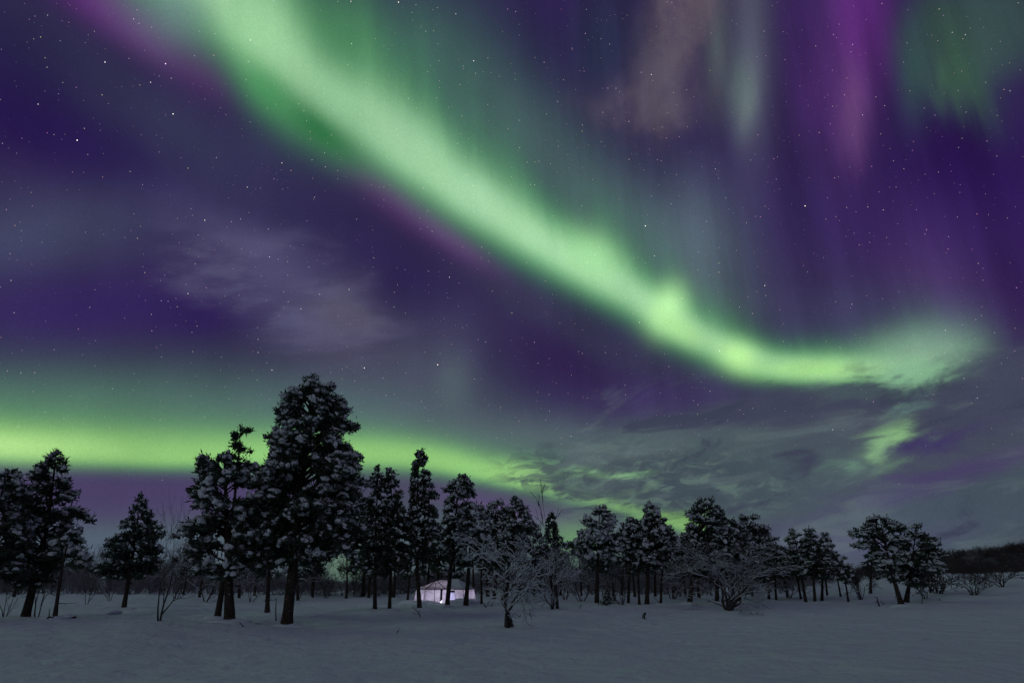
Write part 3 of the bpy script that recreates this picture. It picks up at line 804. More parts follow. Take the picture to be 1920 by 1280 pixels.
# ------------------------------------------------------------------ the tent
def build_tent():
    D = 57.0
    base = at_depth(834, 1127, D); gx, gy = base.x, D; g0 = gzf(gx, gy)
    root = thing('tent', (gx, gy, g0), 'glowing pale pink canvas tent standing in the snow between the pine trunks', 'tent')
    def P(px, py, dy=0.0):
        p = at_depth(px, py, D); return Vector((p.x - gx, dy, p.z - g0))
    zb = -0.30
    # eave corners, wall feet, ridge ends
    FLe, FRe = P(797, 1103.8, 0.0), P(869, 1103.8, 0.0)
    Le, Re = P(776, 1104.0, 1.35), P(887.5, 1103.5, 1.35)
    BLe, BRe = P(797, 1103.8, 2.7), P(869, 1103.8, 2.7)
    FLb, FRb = P(794, 1127, -0.10), P(872, 1127, -0.10)
    Lb, Rb = P(770, 1123, 1.35), P(892.5, 1124, 1.35)
    BLb, BRb = P(794, 1127, 2.8), P(872, 1127, 2.8)
    for v in (FLb, FRb, Lb, Rb, BLb, BRb): v.z = zb
    K1, K2 = P(815, 1087.6, 1.35), P(856, 1084.5, 1.35)
    def canvas(name, col, trans, rough=0.8):
        m = bpy.data.materials.new(name); m.use_nodes = True; n = m.node_tree
        for q in list(n.nodes): n.nodes.remove(q)
        out = n.nodes.new('ShaderNodeOutputMaterial'); d = n.nodes.new('ShaderNodeBsdfDiffuse'); t = n.nodes.new('ShaderNodeBsdfTranslucent')
        mx = n.nodes.new('ShaderNodeMixShader'); mx.inputs[0].default_value = trans
        tcn = n.nodes.new('ShaderNodeTexCoord'); nz_ = n.nodes.new('ShaderNodeTexNoise'); nz_.inputs['Scale'].default_value = 2.2; nz_.inputs['Detail'].default_value = 4
        rp = n.nodes.new('ShaderNodeValToRGB'); rp.color_ramp.elements[0].color = (*[c * .72 for c in col], 1); rp.color_ramp.elements[1].color = (*col, 1)
        rp.color_ramp.elements[0].position = .3; rp.color_ramp.elements[1].position = .65
        n.links.new(tcn.outputs['Object'], nz_.inputs['Vector']); n.links.new(nz_.outputs['Fac'], rp.inputs[0])
        n.links.new(rp.outputs[0], d.inputs[0]); n.links.new(rp.outputs[0], t.inputs[0])
        n.links.new(d.outputs[0], mx.inputs[1]); n.links.new(t.outputs[0], mx.inputs[2]); n.links.new(mx.outputs[0], out.inputs[0])
        return m
    MW = canvas('wall_canvas', (0.68, 0.64, 0.69), 0.5); MR = canvas('roof_canvas', (0.46, 0.42, 0.45), 0.36)
    MWIN = canvas('window_film', (0.86, 0.84, 0.97), 0.4)
    MD = material('dark_sheet', (0.02, 0.018, 0.02), 0.9); MS = material('seam_tape', (0.05, 0.045, 0.05), 0.9)
    MP = material('tent_pole', (0.16, 0.14, 0.15), 0.6)
    def panel(name, q, mat, nu=10, nv=6, sag=0.03, seed=0):
        """cloth panel with a slight slack and creases, given by four corners"""
        r = np.random.default_rng(seed)
        a, b, c, d = [np.array(v) for v in q]
        u = np.linspace(0, 1, nu + 1); v = np.linspace(0, 1, nv + 1)
        U, Vv = np.meshgrid(u, v)
        Pp = (1 - U)[..., None] * (1 - Vv)[..., None] * a + U[..., None] * (1 - Vv)[..., None] * b + U[..., None] * Vv[..., None] * c + (1 - U)[..., None] * Vv[..., None] * d
        nrm = np.cross(b - a, d - a); nrm /= np.linalg.norm(nrm) + 1e-9
        w = np.sin(U * math.pi) * np.sin(Vv * math.pi)
        cre = 0.5 * np.sin(U * 9 + r.random() * 6 + Vv * 3) * w
        Pp = Pp + nrm * (sag * (w + cre))[..., None]
        V = Pp.reshape(-1, 3); i = np.arange(nv)[:, None] * (nu + 1) + np.arange(nu)[None]
        F = np.stack([i, i + 1, i + nu + 2, i + nu + 1], -1).reshape(-1, 4)
        return V, F
    def multi(name, qs, mat, **k):
        VV, FF, off = [], [], 0
        for s_, q in enumerate(qs):
            V, F = panel(name, q, mat, seed=s_, **k); VV.append(V); FF.append(F + off); off += len(V)
        o = mesh_obj(name, np.concatenate(VV), np.concatenate(FF), mat, root)
        md = o.modifiers.new('thickness', 'SOLIDIFY'); md.thickness = 0.006; md.offset = 0
        return o
    L = lambda a, b, t: a.lerp(b, t)
    # front wall leaves a doorway between 0.42 and 0.47, and a window hole
    t0, t1 = 0.405, 0.45
    wl, wr = 0.585, 0.775            # window, along the front
    z0, z1 = 0.14, 0.80              # window, up the wall
    F_ = lambda t, z: L(L(FLb, FRb, t), L(FLe, FRe, t), z)
    multi('wall', [(Lb, FLb, FLe, Le), (FLb, F_(t0, 0), F_(t0, 1), FLe),
                   (F_(t1, 0), F_(wl, 0), F_(wl, 1), F_(t1, 1)), (F_(wl, 0), F_(wr, 0), F_(wr, .34), F_(wl, .30)),
                   (F_(wl, .92), F_(wr, .92), F_(wr, 1), F_(wl, 1)), (F_(wr, 0), FRb, FRe, F_(wr, 1)),
                   (FRb, Rb, Re, FRe), (Rb, BRb, BRe, Re), (BRb, BLb, BLe, BRe), (BLb, Lb, Le, BLe)], MW)
    lip = Vector((0, -0.05, -0.03))
    multi('roof', [(Le + lip, FLe + lip, K1, K1 + Vector((0, 0.01, 0))), (FLe + lip, L(FLe, FRe, .53) + lip, K1 + Vector((0.01, 0, 0)), K1),
                   (L(FLe, FRe, .53) + lip, FRe + lip, K2, K1 + Vector((0.01, 0, 0))), (FRe + lip, Re + Vector((0.05, 0, -0.03)), K2 + Vector((0, .01, 0)), K2),
                   (Re + Vector((0.05, 0, -0.03)), BRe, K2, K2 + Vector((0, .01, 0))), (BRe, BLe, K1, K2), (BLe, Le, K1 + Vector((0, .01, 0)), K1)], MR, sag=-0.07)
    # snow lying on the right half of the roof
    up = Vector((0, -0.02, 0.035))
    o = mesh_obj('roof_snow', *panel('s', (L(FLe, FRe, .60) + up, FRe + up, K2 + up, L(K1, K2, .55) + up), None, sag=-0.03), M_TSNOW, root)
    md = o.modifiers.new('t', 'SOLIDIFY'); md.thickness = 0.03
    o = mesh_obj('roof_snow', *panel('s', (FRe + up, Re + up + Vector((.03, 0, 0)), K2 + up + Vector((0, .01, 0)), K2 + up), None, sag=-0.03), M_TSNOW, root)
    md = o.modifiers.new('t', 'SOLIDIFY'); md.thickness = 0.03
    # window: film pane hanging askew in its opening, dark strip above
    off = Vector((0, -0.025, 0))
    o = mesh_obj('window', *panel('w', (F_(wl + .02, .30) + off, F_(wr + .025, .34) + off, F_(wr, .82) + off, F_(wl, .82) + off), None, sag=0.02), MWIN, root)
    o.modifiers.new('t', 'SOLIDIFY').thickness = 0.004
    o = mesh_obj('window_flap', *panel('w', (F_(wl - .01, .82) + off * 1.5, F_(wr, .82) + off * 1.5, F_(wr, .93) + off * 1.5, F_(wl - .01, .93) + off * 1.5), None, sag=0.02), MD, root)
    o.modifiers.new('t', 'SOLIDIFY').thickness = 0.01
    # door: dark sheet set just inside the doorway
    o = mesh_obj('door_sheet', *panel('d', (F_(t0 - .005, .28) + Vector((0, .06, 0)), F_(t1 + .01, .42) + Vector((0, .06, 0)), F_(t1 + .01, 1) + Vector((0, .06, 0)), F_(t0 - .005, 1) + Vector((0, .06, 0))), None, sag=0.02), MD, root)
    o.modifiers.new('t', 'SOLIDIFY').thickness = 0.01
    tb = Tubes(4)
    s_ = Vector((0, -0.02, 0.012))
    for a, b, w in ((K1, FLe, .025), (K1, L(FLe, FRe, .53), .025), (K1, Le, .02), (K2, FRe, .012), (FLe, FRe, .016), (FRe, Re, .012), (Le, FLe, .012), (F_(.985, 0), F_(.985, 1), .014), (Lb, Le, .016), (FLb, FLe, .01), (K1, K2, .014)):
        q = [a.lerp(b, t) + s_ * (1 if t < 1 else 1.0) for t in np.linspace(0, 1, 5)]
        tb.path(q, [w] * 5)
    V, F = tb.mesh(); mesh_obj('seam', V, F, MS, root)
    tb = Tubes(6)
    pf = L(FLe, FRe, .255); tb.path([(pf.x, pf.y - .10, zb), (pf.x, pf.y - .10, pf.z), (K1.x, K1.y - .35, K1.z - .12)], [.028, .025, .02])
    V, F = tb.mesh(); mesh_obj('pole', V, F, MP, root)
    tb = Tubes(4)
    for e, dx, dy in ((Le, -.9, -.5), (FRe, .9, -.9), (Re, .75, -.3)):
        tb = Tubes(4)
        tb.path([e, e + Vector((dx * .5, dy * .5, -.5)), (e.x + dx, e.y + dy, zb + .3)], [.006] * 3)
        V, F = tb.mesh(); mesh_obj('guy_rope', V, F, MS, root)
    # the lamp burning inside
    ld = bpy.data.lights.new('tent_lamp', 'POINT'); ld.energy = 380; ld.color = (0.86, 0.86, 1.0); ld.shadow_soft_size = 0.35
    lo = bpy.data.objects.new('tent_lamp', ld); C.objects.link(lo); lo.location = (gx - 0.1, gy + 1.65, g0 + 0.45)
    # banked snow round its foot
    r = np.random.default_rng(5); cs = []
    for px, py, dy, s in ((782, 1126, .3, .5), (798, 1129, -.45, .42), (812, 1130, -.6, .34), (858, 1129, -.55, .42), (868, 1128, -.6, .5), (880, 1127, -.1, .45), (890, 1127, .8, .4), (765, 1126, 1.0, .5)):
        p = at_depth(px, py, D + dy); cs.append((p.x, p.y, gzf(p.x, p.y), s))
    cs = np.array(cs)
    V, F = lumps(cs[:, :3] + np.array([0, 0, .0]), cs[:, 3], np.tile([[1.0, 0, 0]], (len(cs), 1)), np.full(len(cs), 1.7), np.full(len(cs), .62), ico(4), 0.0, 3)
    o = mesh_obj('snow_bank', V, F, M_SNOW); o['kind'] = 'structure'
build_tent()

# ------------------------------------------------------------------ the pines, left to right
conifer((-40, 1162), (18, 878), [(880, 5, 36), (900, -30, 52), (950, -80, 60), (1010, -110, 60), (1085, -100, 40)],
        'snow dusted pine cut off by the left edge of the photo', snow=.5, puff=.25)
conifer((47, 1158), (104, 838), [(842, 96, 112), (862, 78, 122), (885, 60, 130), (915, 50, 140), (940, 40, 146), (965, 20, 158), (1000, 10, 150), (1040, -5, 130), (1080, 0, 92), (1096, 10, 80)],
        'big pine with a right leaning trunk at far left, ragged boughs reaching out right', snow=.55, puff=.24, trunk_r=.19, dens=1.15)
conifer((103, 1158), (130, 992), [(996, 118, 140), (1008, 92, 152), (1025, 78, 162), (1042, 58, 170), (1056, 50, 168), (1066, 72, 140)],
        'small pine loaded with thick snow, slanting thin trunk, beside the big far left pine', snow=1.0, puff=.26, trunk_r=.09, dens=1.0, bare_low=2)
conifer((232, 1140), (264, 920), [(924, 260, 268), (945, 250, 278), (970, 236, 290), (1000, 214, 304), (1022, 205, 308), (1045, 196, 306), (1068, 180, 292), (1078, 200, 280)],
        'lone narrow topped spruce with open sky on both sides, left of the middle pines', name='spruce_tree', style='spruce', cat='spruce tree', snow=.42, puff=.2, trunk_r=.15, dens=1.35)
conifer((407, 1160), (452, 794), [(797, 440, 462), (808, 426, 478), (825, 420, 492), (842, 418, 494), (860, 410, 490), (885, 420, 480)],
        'thin pine whose airy snowless top pokes out above its snowy neighbour', snow=.0, puff=.2, trunk_r=.13, dens=.42, bare_low=4)
conifer((431, 1164), (418, 846), [(850, 402, 446), (866, 372, 474), (885, 362, 484), (910, 356, 488), (940, 345, 488), (960, 352, 470), (985, 344, 486), (1010, 330, 490), (1030, 322, 486), (1055, 338, 480), (1078, 372, 462)],
        'broad snow clotted pine with a thick trunk, just left of the tallest pine', snow=.65, puff=.25, trunk_r=.2, dens=1.15)
conifer((501, 1150), (520, 950), [(955, 490, 540), (990, 470, 560), (1040, 468, 556), (1080, 485, 530)],
        'dark pine with thin trunk tucked behind the tallest pine on its left side', snow=.3, puff=.25, trunk_r=.12)
main_tree = conifer((537, 1173), (581, 692), [(697, 573, 588), (706, 562, 598), (713, 542, 614), (722, 530, 622), (745, 524, 642), (765, 512, 656), (785, 516, 656), (805, 500, 662), (835, 494, 672), (860, 488, 668), (885, 486, 680), (905, 472, 684), (925, 470, 668),
                                            (945, 444, 664), (965, 436, 676), (990, 452, 680), (1020, 455, 664), (1040, 466, 640), (1052, 505, 610)],
        'tallest pine of all, snow clumped crown against the green aurora, foremost trunk', snow=.62, puff=.21, trunk_r=.22, dens=1.15, bare_low=10, depth_k=.85)
conifer((586, 1120), (596, 968), [(972, 585, 606), (1000, 575, 620), (1040, 572, 624), (1072, 580, 612)],
        'small dark pine glimpsed through the gap right of the tallest trunk', snow=.35, puff=.3, trunk_r=.1)
conifer((680, 1118), (690, 930), [(934, 672, 700), (955, 655, 712), (985, 640, 722), (1020, 632, 724), (1055, 650, 716), (1068, 670, 700)],
        'dark pine filling the space between the tallest pine and the twin spires', snow=.5, puff=.29, trunk_r=.2)
conifer((703, 1143), (711, 870), [(873, 706, 716), (890, 698, 724), (912, 690, 730), (935, 688, 734), (960, 684, 740), (1000, 680, 744), (1040, 672, 740), (1075, 684, 730)],
        'left one of the twin narrow spires, slim straight trunk', snow=.35, puff=.17, trunk_r=.12, dens=1.2)
conifer((730, 1142), (734, 876), [(879, 728, 738), (895, 724, 746), (915, 720, 752), (940, 716, 760), (965, 708, 768), (1000, 704, 776), (1040, 706, 778), (1072, 716, 762)],
        'right one of the twin narrow spires, fuller at the foot of its crown', snow=.4, puff=.17, trunk_r=.11, dens=1.2)
conifer((719, 1112), (716, 968), [(975, 700, 730), (1010, 690, 740), (1060, 690, 742)], 'background pine standing behind the gap of the twin spires', snow=.3, puff=.32, trunk_r=.15)
conifer((737, 1119), (748, 990), [(995, 738, 760), (1020, 730, 772), (1066, 728, 770)], 'background pine just behind the right spire, thick dark trunk', snow=.3, puff=.32, trunk_r=.19)
conifer((787, 1142), (787, 841), [(844, 780, 795), (858, 773, 803), (880, 772, 806), (905, 768, 816), (930, 766, 818), (955, 768, 822), (985, 764, 828), (1010, 768, 832), (1035, 774, 826), (1050, 778, 812)],
        'tall slim columnar pine directly left of the tent, straight bare lower trunk', snow=.5, puff=.165, trunk_r=.14, dens=1.25)
conifer((838, 1137), (862, 887), [(890, 850, 874), (902, 836, 888), (925, 832, 893), (950, 834, 890), (975, 828, 886), (1000, 822, 880), (1030, 826, 874), (1050, 836, 866)],
        'pine with a leaning trunk that crosses the middle of the tent', snow=.7, puff=.21, trunk_r=.17)
conifer((873, 1137), (884, 943), [(947, 866, 902), (960, 858, 915), (985, 855, 926), (1010, 852, 930), (1035, 858, 922), (1060, 862, 912)],
        'heavily snow hung pine whose trunk crosses the right part of the tent', snow=1.0, puff=.25, trunk_r=.17)
conifer((903, 1133), (900, 1000), [(1005, 890, 912), (1030, 882, 918), (1052, 884, 916)], 'thin pine trunk standing at the right corner of the tent', snow=.4, puff=.26, trunk_r=.09)
conifer((926, 1122), (932, 936), [(940, 922, 942), (955, 905, 958), (980, 896, 970), (1010, 895, 975), (1045, 905, 960), (1064, 915, 945)],
        'wide snowy pine right of the tent behind the spreading snowy birch', snow=.85, puff=.26, trunk_r=.16)
conifer((943, 1127), (969, 928), [(931, 962, 976), (942, 956, 988), (960, 952, 1000), (985, 950, 1004), (1010, 948, 1008), (1040, 952, 1010), (1066, 960, 990)],
        'pine with a clumpy rounded spire rising over the spreading snowy birch', snow=.7, puff=.22, trunk_r=.17)
conifer((1003, 1118), (1000, 985), [(990, 985, 1015), (1010, 975, 1025), (1040, 975, 1026), (1062, 985, 1015)], 'low pine hidden behind the right side of the spreading snowy birch', snow=.5, puff=.3, trunk_r=.13)
conifer((1034, 1116), (1033, 959), [(962, 1030, 1037), (975, 1023, 1043), (995, 1020, 1048), (1025, 1018, 1050), (1065, 1016, 1052)],
        'narrow dark spruce with almost no snow, beside the tall dead birch', name='spruce_tree', style='spruce', cat='spruce tree', snow=.12, puff=.17, trunk_r=.10, dens=1.7)
conifer((1119, 1132), (1124, 947), [(950, 1112, 1136), (964, 1100, 1146), (985, 1086, 1160), (1005, 1078, 1172), (1020, 1060, 1168), (1035, 1070, 1160), (1058, 1095, 1150), (1070, 1105, 1138)],
        'round headed pine thick with snow, right of the tall dead birch', snow=.95, puff=.25, trunk_r=.17)
conifer((1178, 1132), (1187, 968), [(972, 1176, 1200), (990, 1166, 1210), (1015, 1158, 1212), (1045, 1160, 1205), (1062, 1170, 1195)],
        'small knobbly pine between the round headed pine and the pointed snowy pine', snow=.7, puff=.19, trunk_r=.11, dens=1.2)
conifer((1199, 1134), (1203, 1000), [(1005, 1190, 1215), (1030, 1182, 1224), (1058, 1186, 1220)], 'short dark pine with a trunk slanting left, second trunk of the right group', snow=.5, puff=.25, trunk_r=.1)
conifer((1213, 1134), (1218, 939), [(942, 1212, 1224), (955, 1206, 1232), (970, 1206, 1252), (990, 1192, 1260), (1010, 1178, 1264), (1035, 1168, 1272), (1055, 1180, 1262), (1066, 1196, 1240)],
        'pointed snowy pine with a stout trunk, tallest between the two round crowns', snow=.85, puff=.2, trunk_r=.17, dens=1.15)
conifer((1239, 1133), (1252, 984), [(988, 1240, 1262), (1005, 1230, 1275), (1035, 1228, 1280), (1060, 1236, 1268)], 'pine behind the pointed snowy pine, its trunk slanting to the right foot', snow=.6, puff=.23, trunk_r=.1)
conifer((1293, 1132), (1322, 932), [(935, 1310, 1332), (945, 1298, 1348), (965, 1290, 1360), (985, 1284, 1372), (1010, 1275, 1384), (1040, 1272, 1380), (1065, 1280, 1360), (1085, 1300, 1340)],
        'bushy domed pine, highest crown of the right hand group, behind the big snowy birch', snow=.6, puff=.24, trunk_r=.19, dens=1.1)
conifer((1344, 1130), (1356, 955), [(958, 1346, 1366), (972, 1336, 1384), (995, 1328, 1400), (1025, 1322, 1412), (1060, 1318, 1410), (1085, 1330, 1400)],
        'dense dark pine filling the middle between the domed pine and the flat topped pine', snow=.5, puff=.24, trunk_r=.15)
conifer((1385, 1128), (1402, 967), [(970, 1388, 1420), (982, 1378, 1436), (1000, 1370, 1452), (1020, 1365, 1464), (1040, 1360, 1478), (1065, 1368, 1484), (1090, 1380, 1470)],
        'spreading flat topped pine sloping down to the right, behind the big snowy birch', snow=.65, puff=.24, trunk_r=.15, style='tier', tiers=6)
conifer((1455, 1124), (1448, 1030), [(1034, 1440, 1460), (1055, 1430, 1480), (1085, 1428, 1488)], 'low dark pine at the right foot of the big snowy birch', snow=.4, puff=.3, trunk_r=.1)
conifer((1511, 1128), (1487, 989), [(992, 1481, 1494), (1005, 1474, 1506), (1020, 1472, 1524), (1042, 1468, 1536), (1062, 1474, 1540), (1080, 1478, 1530)],
        'left front pine of the low clump before the hill, trunk leaning left', snow=.75, puff=.25, trunk_r=.13, style='tier', tiers=7)
conifer((1528, 1127), (1517, 990), [(994, 1510, 1524), (1010, 1504, 1538), (1035, 1500, 1560), (1065, 1500, 1565), (1082, 1510, 1550)],
        'middle pine of the low clump before the hill', snow=.55, puff=.25, trunk_r=.12, style='tier', tiers=7)
conifer((1541, 1126), (1545, 997), [(1000, 1540, 1551), (1014, 1535, 1562), (1035, 1532, 1580), (1060, 1530, 1588), (1080, 1536, 1578)],
        'right pine of the low clump before the hill, boughs sweeping right', snow=.55, puff=.25, trunk_r=.13, style='tier', tiers=7)
conifer((1591, 1129), (1578, 1046), [(1050, 1568, 1588), (1062, 1562, 1604), (1080, 1562, 1606), (1095, 1575, 1600)],
        'small drooping pine standing alone between the low clump and the flat crowned pine', snow=.7, puff=.26, trunk_r=.09)
conifer((1691, 1136), (1649, 965), [(967, 1640, 1660), (975, 1626, 1676), (985, 1616, 1690), (997, 1596, 1696), (1008, 1598, 1698), (1018, 1598, 1690), (1027, 1606, 1684), (1036, 1632, 1684), (1062, 1640, 1690), (1085, 1655, 1700)],
        'flat crowned pine on the right with a strongly leaning dark trunk', snow=.8, puff=.22, trunk_r=.17, style='tier', dens=1.0)
conifer((1701, 1131), (1718, 983), [(986, 1712, 1732), (1000, 1700, 1734), (1014, 1690, 1762), (1022, 1686, 1778), (1042, 1684, 1772), (1066, 1676, 1784), (1080, 1670, 1802), (1096, 1690, 1765)],
        'wide low pine whose boughs reach right from behind the flat crowned pine', snow=.6, puff=.25, trunk_r=.12, style='tier', tiers=6, extra_trunk=[(1693, 1128, .35)])
conifer((1632, 1112), (1634, 1026), [(1030, 1624, 1648), (1045, 1618, 1655), (1062, 1614, 1660), (1082, 1620, 1652)], 'distant dark pine at the left shoulder of the flat crowned pine', snow=.25, puff=.34, trunk_r=.14)

# second rank of pines, half hidden behind the front ones: three kinds, then copies
BACK_LABEL = 'dark pine of the second rank, half hidden behind the front pines'
bk = [conifer((560, 1110), (562, 985), [(988, 556, 570), (1005, 545, 580), (1035, 538, 590), (1070, 535, 590), (1085, 545, 580)], BACK_LABEL, snow=.4, puff=.36, trunk_r=.14, dist=72, group='second rank pines', bare_low=4),
      conifer((650, 1110), (648, 1000), [(1003, 640, 656), (1020, 630, 668), (1045, 624, 676), (1075, 628, 672)], BACK_LABEL, snow=.5, puff=.36, trunk_r=.12, dist=74, group='second rank pines', bare_low=4),
      conifer((800, 1110), (804, 975), [(978, 798, 808), (1000, 790, 818), (1030, 780, 828), (1062, 778, 830), (1080, 790, 820)], BACK_LABEL, snow=.35, puff=.36, trunk_r=.14, dist=70, group='second rank pines', bare_low=4)]
r_ = np.random.default_rng(21)
for i, (px, dd, k) in enumerate([(28, 66, .9), (345, 80, .8), (375, 74, .95), (450, 72, 1.0), (478, 78, 1.0), (585, 80, .9), (692, 76, 1.0), (765, 66, .95), (822, 68, 1.0),
        (852, 72, 1.05), (888, 66, 1.05), (915, 74, 1.1), (950, 68, 1.05), (975, 76, 1.0), (1012, 70, .95), (1050, 78, .85), (1090, 72, .85), (1150, 70, .9), (1165, 76, .95), (1190, 68, .95), (1228, 72, .95), (1262, 68, .85),
        (1285, 74, .9), (1310, 68, .95), (1345, 72, .95), (1375, 68, .95), (1410, 74, .95), (1440, 70, .85), (1475, 72, .8), (1500, 70, .8), (1550, 74, .8), (1575, 70, .7), (1745, 68, .7)]):
    p = at_depth(px, 1108, dd)
    copy_tree(bk[i % 3], (p.x, dd, gzf(p.x, dd) - .05), r_.random() * 6.28, (k * r_.uniform(.9, 1.1), k * r_.uniform(.9, 1.1), k * r_.uniform(.85, 1.1)), BACK_LABEL)

# ------------------------------------------------------------------ bare birches
birch((300, 1164), 5.0, 'bare snowless birch forking into two crooked trunks in front of the left woods', stems=2, spread=.42, rad=.075, depth=4, upk=.10, wig=.13, boxw=1.45)
birch((956, 1175), 4.4, 'spreading birch in the foreground with every twig lined in snow', stems=2, spread=.24, first=.27, snow_r=.036, lean=(-.12, 0), rad=.085, depth=5, upk=.02, wig=.2, boxw=1.8, fork=(2, 4), arch=.03, name='snowy_birch', cat='snowy birch')
birch((1366, 1144), 5.0, 'huge many stemmed birch bowed under snow in front of the domed pine', stems=7, spread=.40, snow_r=.030, rad=.11, depth=5, upk=.04, wig=.2, boxw=3.7, fork=(2, 4), arch=.03, lean=(.12, 0), name='snowy_birch', cat='snowy birch')
birch((1045, 1141), 8.6, 'tall dead birch with a forked bare top standing out against the sky', stems=1, spread=.0, snow_r=0, rad=.30, min_r=.03, depth=4, upk=.12, wig=.14, lean=(.12, 0), boxw=1.7, fork=(2, 3), first=.6, name='dead_birch', cat='dead birch')
birch((1036, 1142), 4.6, 'snow covered birch thicket at the foot of the tall dead birch', stems=4, spread=.35, snow_r=.045, rad=.07, depth=4, upk=.04, wig=.17, boxw=2.0, name='snowy_birch', cat='snowy birch')
SM = [((68, 1156), 3.4, 3, 1.1, 'bare birch bush between the far left pine trunk and its small snowy neighbour'),
      ((8, 1156), 3.2, 3, 1.2, 'bare birch bush at the very left edge of the photo'),
      ((163, 1133), 4.6, 2, 1.4, 'thin upright bare birch between the small snowy pine and the lone spruce'),
      ((205, 1126), 5.4, 3, 2.0, 'frosted birch just left of the lone spruce trunk'),
      ((330, 1122), 5.2, 3, 2.2, 'frosted birch behind the crooked two trunk birch'),
      ((385, 1128), 4.0, 3, 2.4, 'frosted birch left of the thick trunk of the broad pine'),
      ((470, 1128), 4.0, 3, 2.0, 'frosted birch between the broad pine trunk and the tallest pine'),
      ((560, 1122), 4.2, 3, 1.8, 'frosted birch close behind the tallest pine trunk'),
      ((611, 1121), 4.8, 4, 1.6, 'tall bare birch in the gap right of the tallest pine'),
      ((640, 1117), 4.6, 3, 1.5, 'bare birch nearest the glowing green gap low between the pines'),
      ((665, 1114), 4.0, 3, 1.8, 'small bare birch left of the twin spires'),
      ((760, 1112), 4.2, 4, 2.2, 'bare birch between the right spire and the columnar pine'),
      ((1060, 1124), 4.4, 4, 2.2, 'frosted birch under the left side of the round headed pine'),
      ((1092, 1127), 4.2, 5, 2.4, 'frosted birch bushes crowding left of the round headed pine trunk'),
      ((1150, 1126), 3.8, 4, 2.0, 'frosted birch right of the round headed pine trunk'),
      ((1166, 1133), 2.2, 4, 1.2, 'low bare birch leaning over beside the small knobbly pine'),
      ((1262, 1122), 4.0, 4, 2.4, 'frosted birch right of the pointed snowy pine'),
      ((1276, 1118), 3.6, 4, 2.4, 'frosted birch left of the domed pine trunk'),
      ((1478, 1121), 3.6, 4, 2.4, 'frosted birch left of the low pine clump before the hill'),
      ((1614, 1124), 2.8, 5, 1.8, 'bare birch bush between the small drooping pine and the flat crowned pine'),
      ((1735, 1122), 1.8, 3, 1.3, 'low bare bush right of the flat crowned pine trunk'),
      ((1760, 1112), 2.4, 5, 2.4, 'bare bush under the right hand boughs of the wide low pine'),
      ((1826, 1115), 2.6, 7, 2.4, 'round bare bush alone on the snow slope on the right'),
      ((1880, 1100), 3.0, 5, 2.6, 'bare bush where the snow slope meets the hill at the right edge')]
for (b, h, st, w, lab) in SM:
    birch(b, h, lab, stems=st, spread=.35, snow_r=.0 if ('bare' in lab) else .03, rad=.045, depth=4, upk=.09, wig=.16, boxw=w, name='bare_birch' if 'bare' in lab else 'frosted_birch',
          cat='bare birch' if 'bare' in lab else 'frosted birch', mat=M_BIRCH if 'bare' in lab else None)

# ------------------------------------------------------------------ small things in the snow
def twig(base, pts, rad, label, name='twig', cat='twig', side=True):
    P = hit(*base); r = np.random.default_rng(int(base[0]))
    root = thing(name, tuple(P), label, cat)
    q = [at_depth(x, y, P.y + k * .05) - P for k, (x, y) in enumerate(pts)]
    q[0] = Vector((q[0].x, q[0].y, -0.1))
    tb = Tubes(5); n = len(q)
    tb.path(q, [rad * (1 - .6 * i / (n - 1)) for i in range(n)])
    if side:
        for i in range(1, n):
            d = Vector(r.normal(size=3)) * .3; d.z = abs(d.z)
            tb.seg(q[i], q[i] + d * (.3 + .5 * r.random()), rad * .5, rad * .2)
    V, F = tb.mesh(); mesh_obj('stem', V, F, M_BIRCH, root)
    return root
twig((788, 1157), [(788, 1158), (787, 1151), (783, 1146), (779, 1142), (773, 1137)], .03, 'curved broken twig bending left out of the snow below the tent')
twig((911, 1139), [(912, 1143), (910, 1137), (907, 1131)], .06, 'dark forked stick poking from the snow right of the tent', name='stick', cat='stick')
twig((920, 1137), [(919, 1138), (922, 1134), (926, 1130)], .03, 'short stub leaning right beside the dark forked stick', name='stick', cat='stick')
twig((517, 1163), [(518, 1163), (517, 1145), (518, 1122)], .035, 'thin dead sapling standing upright left of the tallest trunk', name='sapling', cat='sapling')
twig((1057, 1142), [(1052, 1143), (1058, 1145), (1064, 1142)], .05, 'small bent branch lying on the snow right of the tall dead birch', name='fallen_branch', cat='branch')
twig((1086, 1140), [(1085, 1142), (1087, 1138), (1088, 1134)], .035, 'tiny upright stub on the open snow left of the round headed pine')
twig((1648, 1136), [(1650, 1137), (1646, 1128), (1645, 1120)], .07, 'dark stump with two side shoots left of the flat crowned pine trunk', name='stump', cat='stump')
twig((1656, 1134), [(1650, 1136), (1656, 1134), (1658, 1129)], .03, 'thin shoot curling right beside the dark stump')
twig((744, 1187), [(743, 1188), (745, 1184)], .04, 'tiny dark stub in the open snow below the twin spires')
twig((1730, 1132), [(1728, 1133), (1729, 1127)], .06, 'small dark stub right of the flat crowned pine')
twig((1762, 1126), [(1761, 1127), (1763, 1123)], .05, 'tiny dark tip on the snow slope, farthest right of the stubs')
twig((1238, 1133), [(1247, 1137), (1235, 1128), (1225, 1118)], .03, 'thin pole like twig slanting across the trunks of the pointed snowy pine')
twig((455, 1174), [(450, 1175), (456, 1174), (461, 1175)], .04, 'half buried branch in the snow left of the tallest pine', name='fallen_branch', cat='branch')
twig((478, 1170), [(474, 1171), (479, 1169)], .04, 'small dark twig tip in the snow close left of the tallest pine')
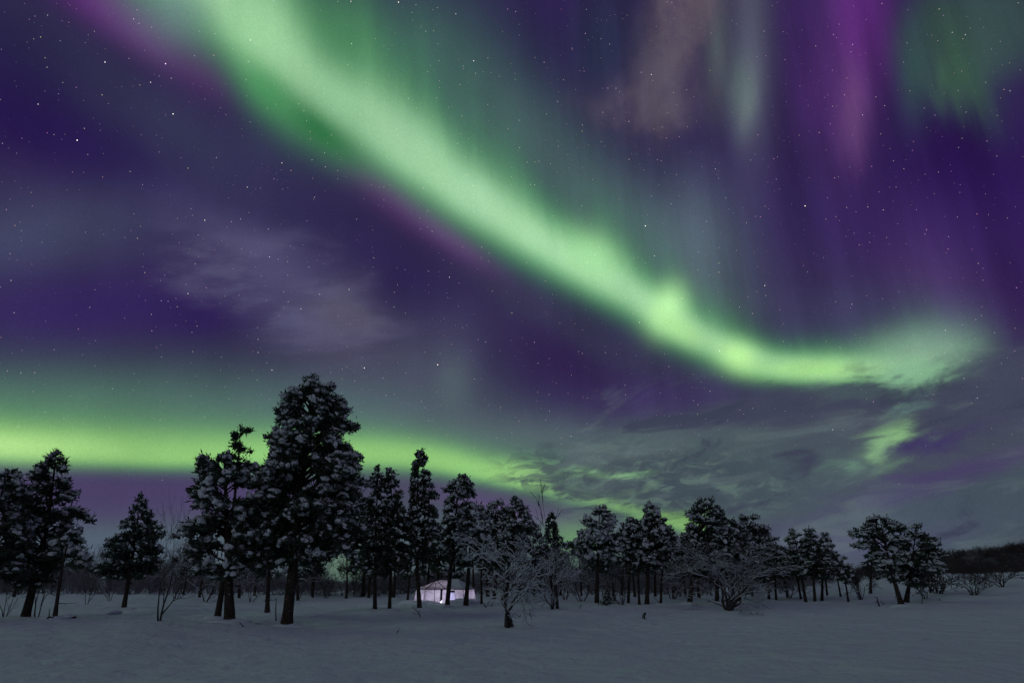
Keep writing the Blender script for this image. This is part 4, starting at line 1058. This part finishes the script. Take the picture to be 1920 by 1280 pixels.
twig((95, 1160), [(84, 1159), (92, 1156), (100, 1157)], .05, 'dark branch lying in the snow between the two far left trunks', name='fallen_branch', cat='branch')

def sprig(base, h, n, label, name='pine_sapling', cat='pine sapling'):
    P = hit(*base); r = np.random.default_rng(int(base[0]) + 9)
    root = thing(name, tuple(P), label, cat)
    c = np.stack([r.normal(size=n) * h * .35, r.normal(size=n) * h * .3, r.uniform(.1, 1, n) * h], -1); c[:, :2] *= (1.15 - c[:, 2:3] / h)
    tb = Tubes(5); tb.path([(0, 0, -.1), (0, 0, h * .9)], [.03, .01])
    for k in c: tb.seg((0, 0, k[2] * .6), k, .012, .006)
    V, F = tb.mesh(); mesh_obj('trunk', V, F, M_BARK, root)
    up = np.tile([[0, 0, 1.0]], (n, 1))
    V, F = blades(c, np.full(n, h * .28), up, 14, .03, 4); mesh_obj('crown', V, F, M_NEEDLE, root, smooth=False)
    k = r.random(n) < .6
    V, F = lumps(c[k] + np.array([0, 0, .05]), np.full(k.sum(), h * .13), r.normal(size=(k.sum(), 3)) * np.array([1, 1, .2]), np.full(k.sum(), 1.7), np.full(k.sum(), .45), ICO0, .2, 3)
    mesh_obj('snow_cover', V, F, M_TSNOW, root)['kind'] = 'stuff'
sprig((1209, 1161), .30, 7, 'tiny lone conifer seedling on the open snow before the right hand group')
sprig((1138, 1135), .65, 26, 'low snow flecked pine sapling at the foot of the round headed pine')

def boulder(base, w, label, name='snowy_boulder'):
    P = hit(*base); root = thing(name, (P.x, P.y, P.z), label, 'boulder')
    V, F = lumps(np.array([[0, 0, 0.02]]), np.array([w]), np.array([[1, 0, .1]]), np.array([1.1]), np.array([.5]), ico(4), .02, int(w * 100))
    mesh_obj('rock', V, F, M_BARK, root)
    V, F = lumps(np.array([[-.05, -.08, w * .22]]), np.array([w * 1.1]), np.array([[1, 0, .15]]), np.array([1.15]), np.array([.5]), ico(4), .015, int(w * 100) + 1)
    mesh_obj('snow_cap', V, F, M_SNOW, root)
boulder((216, 1150), .27, 'snow capped boulder with a dark underside near the lone spruce')
boulder((131, 1158), .2, 'low snow covered hump with dark edge right of the small snowy pine')
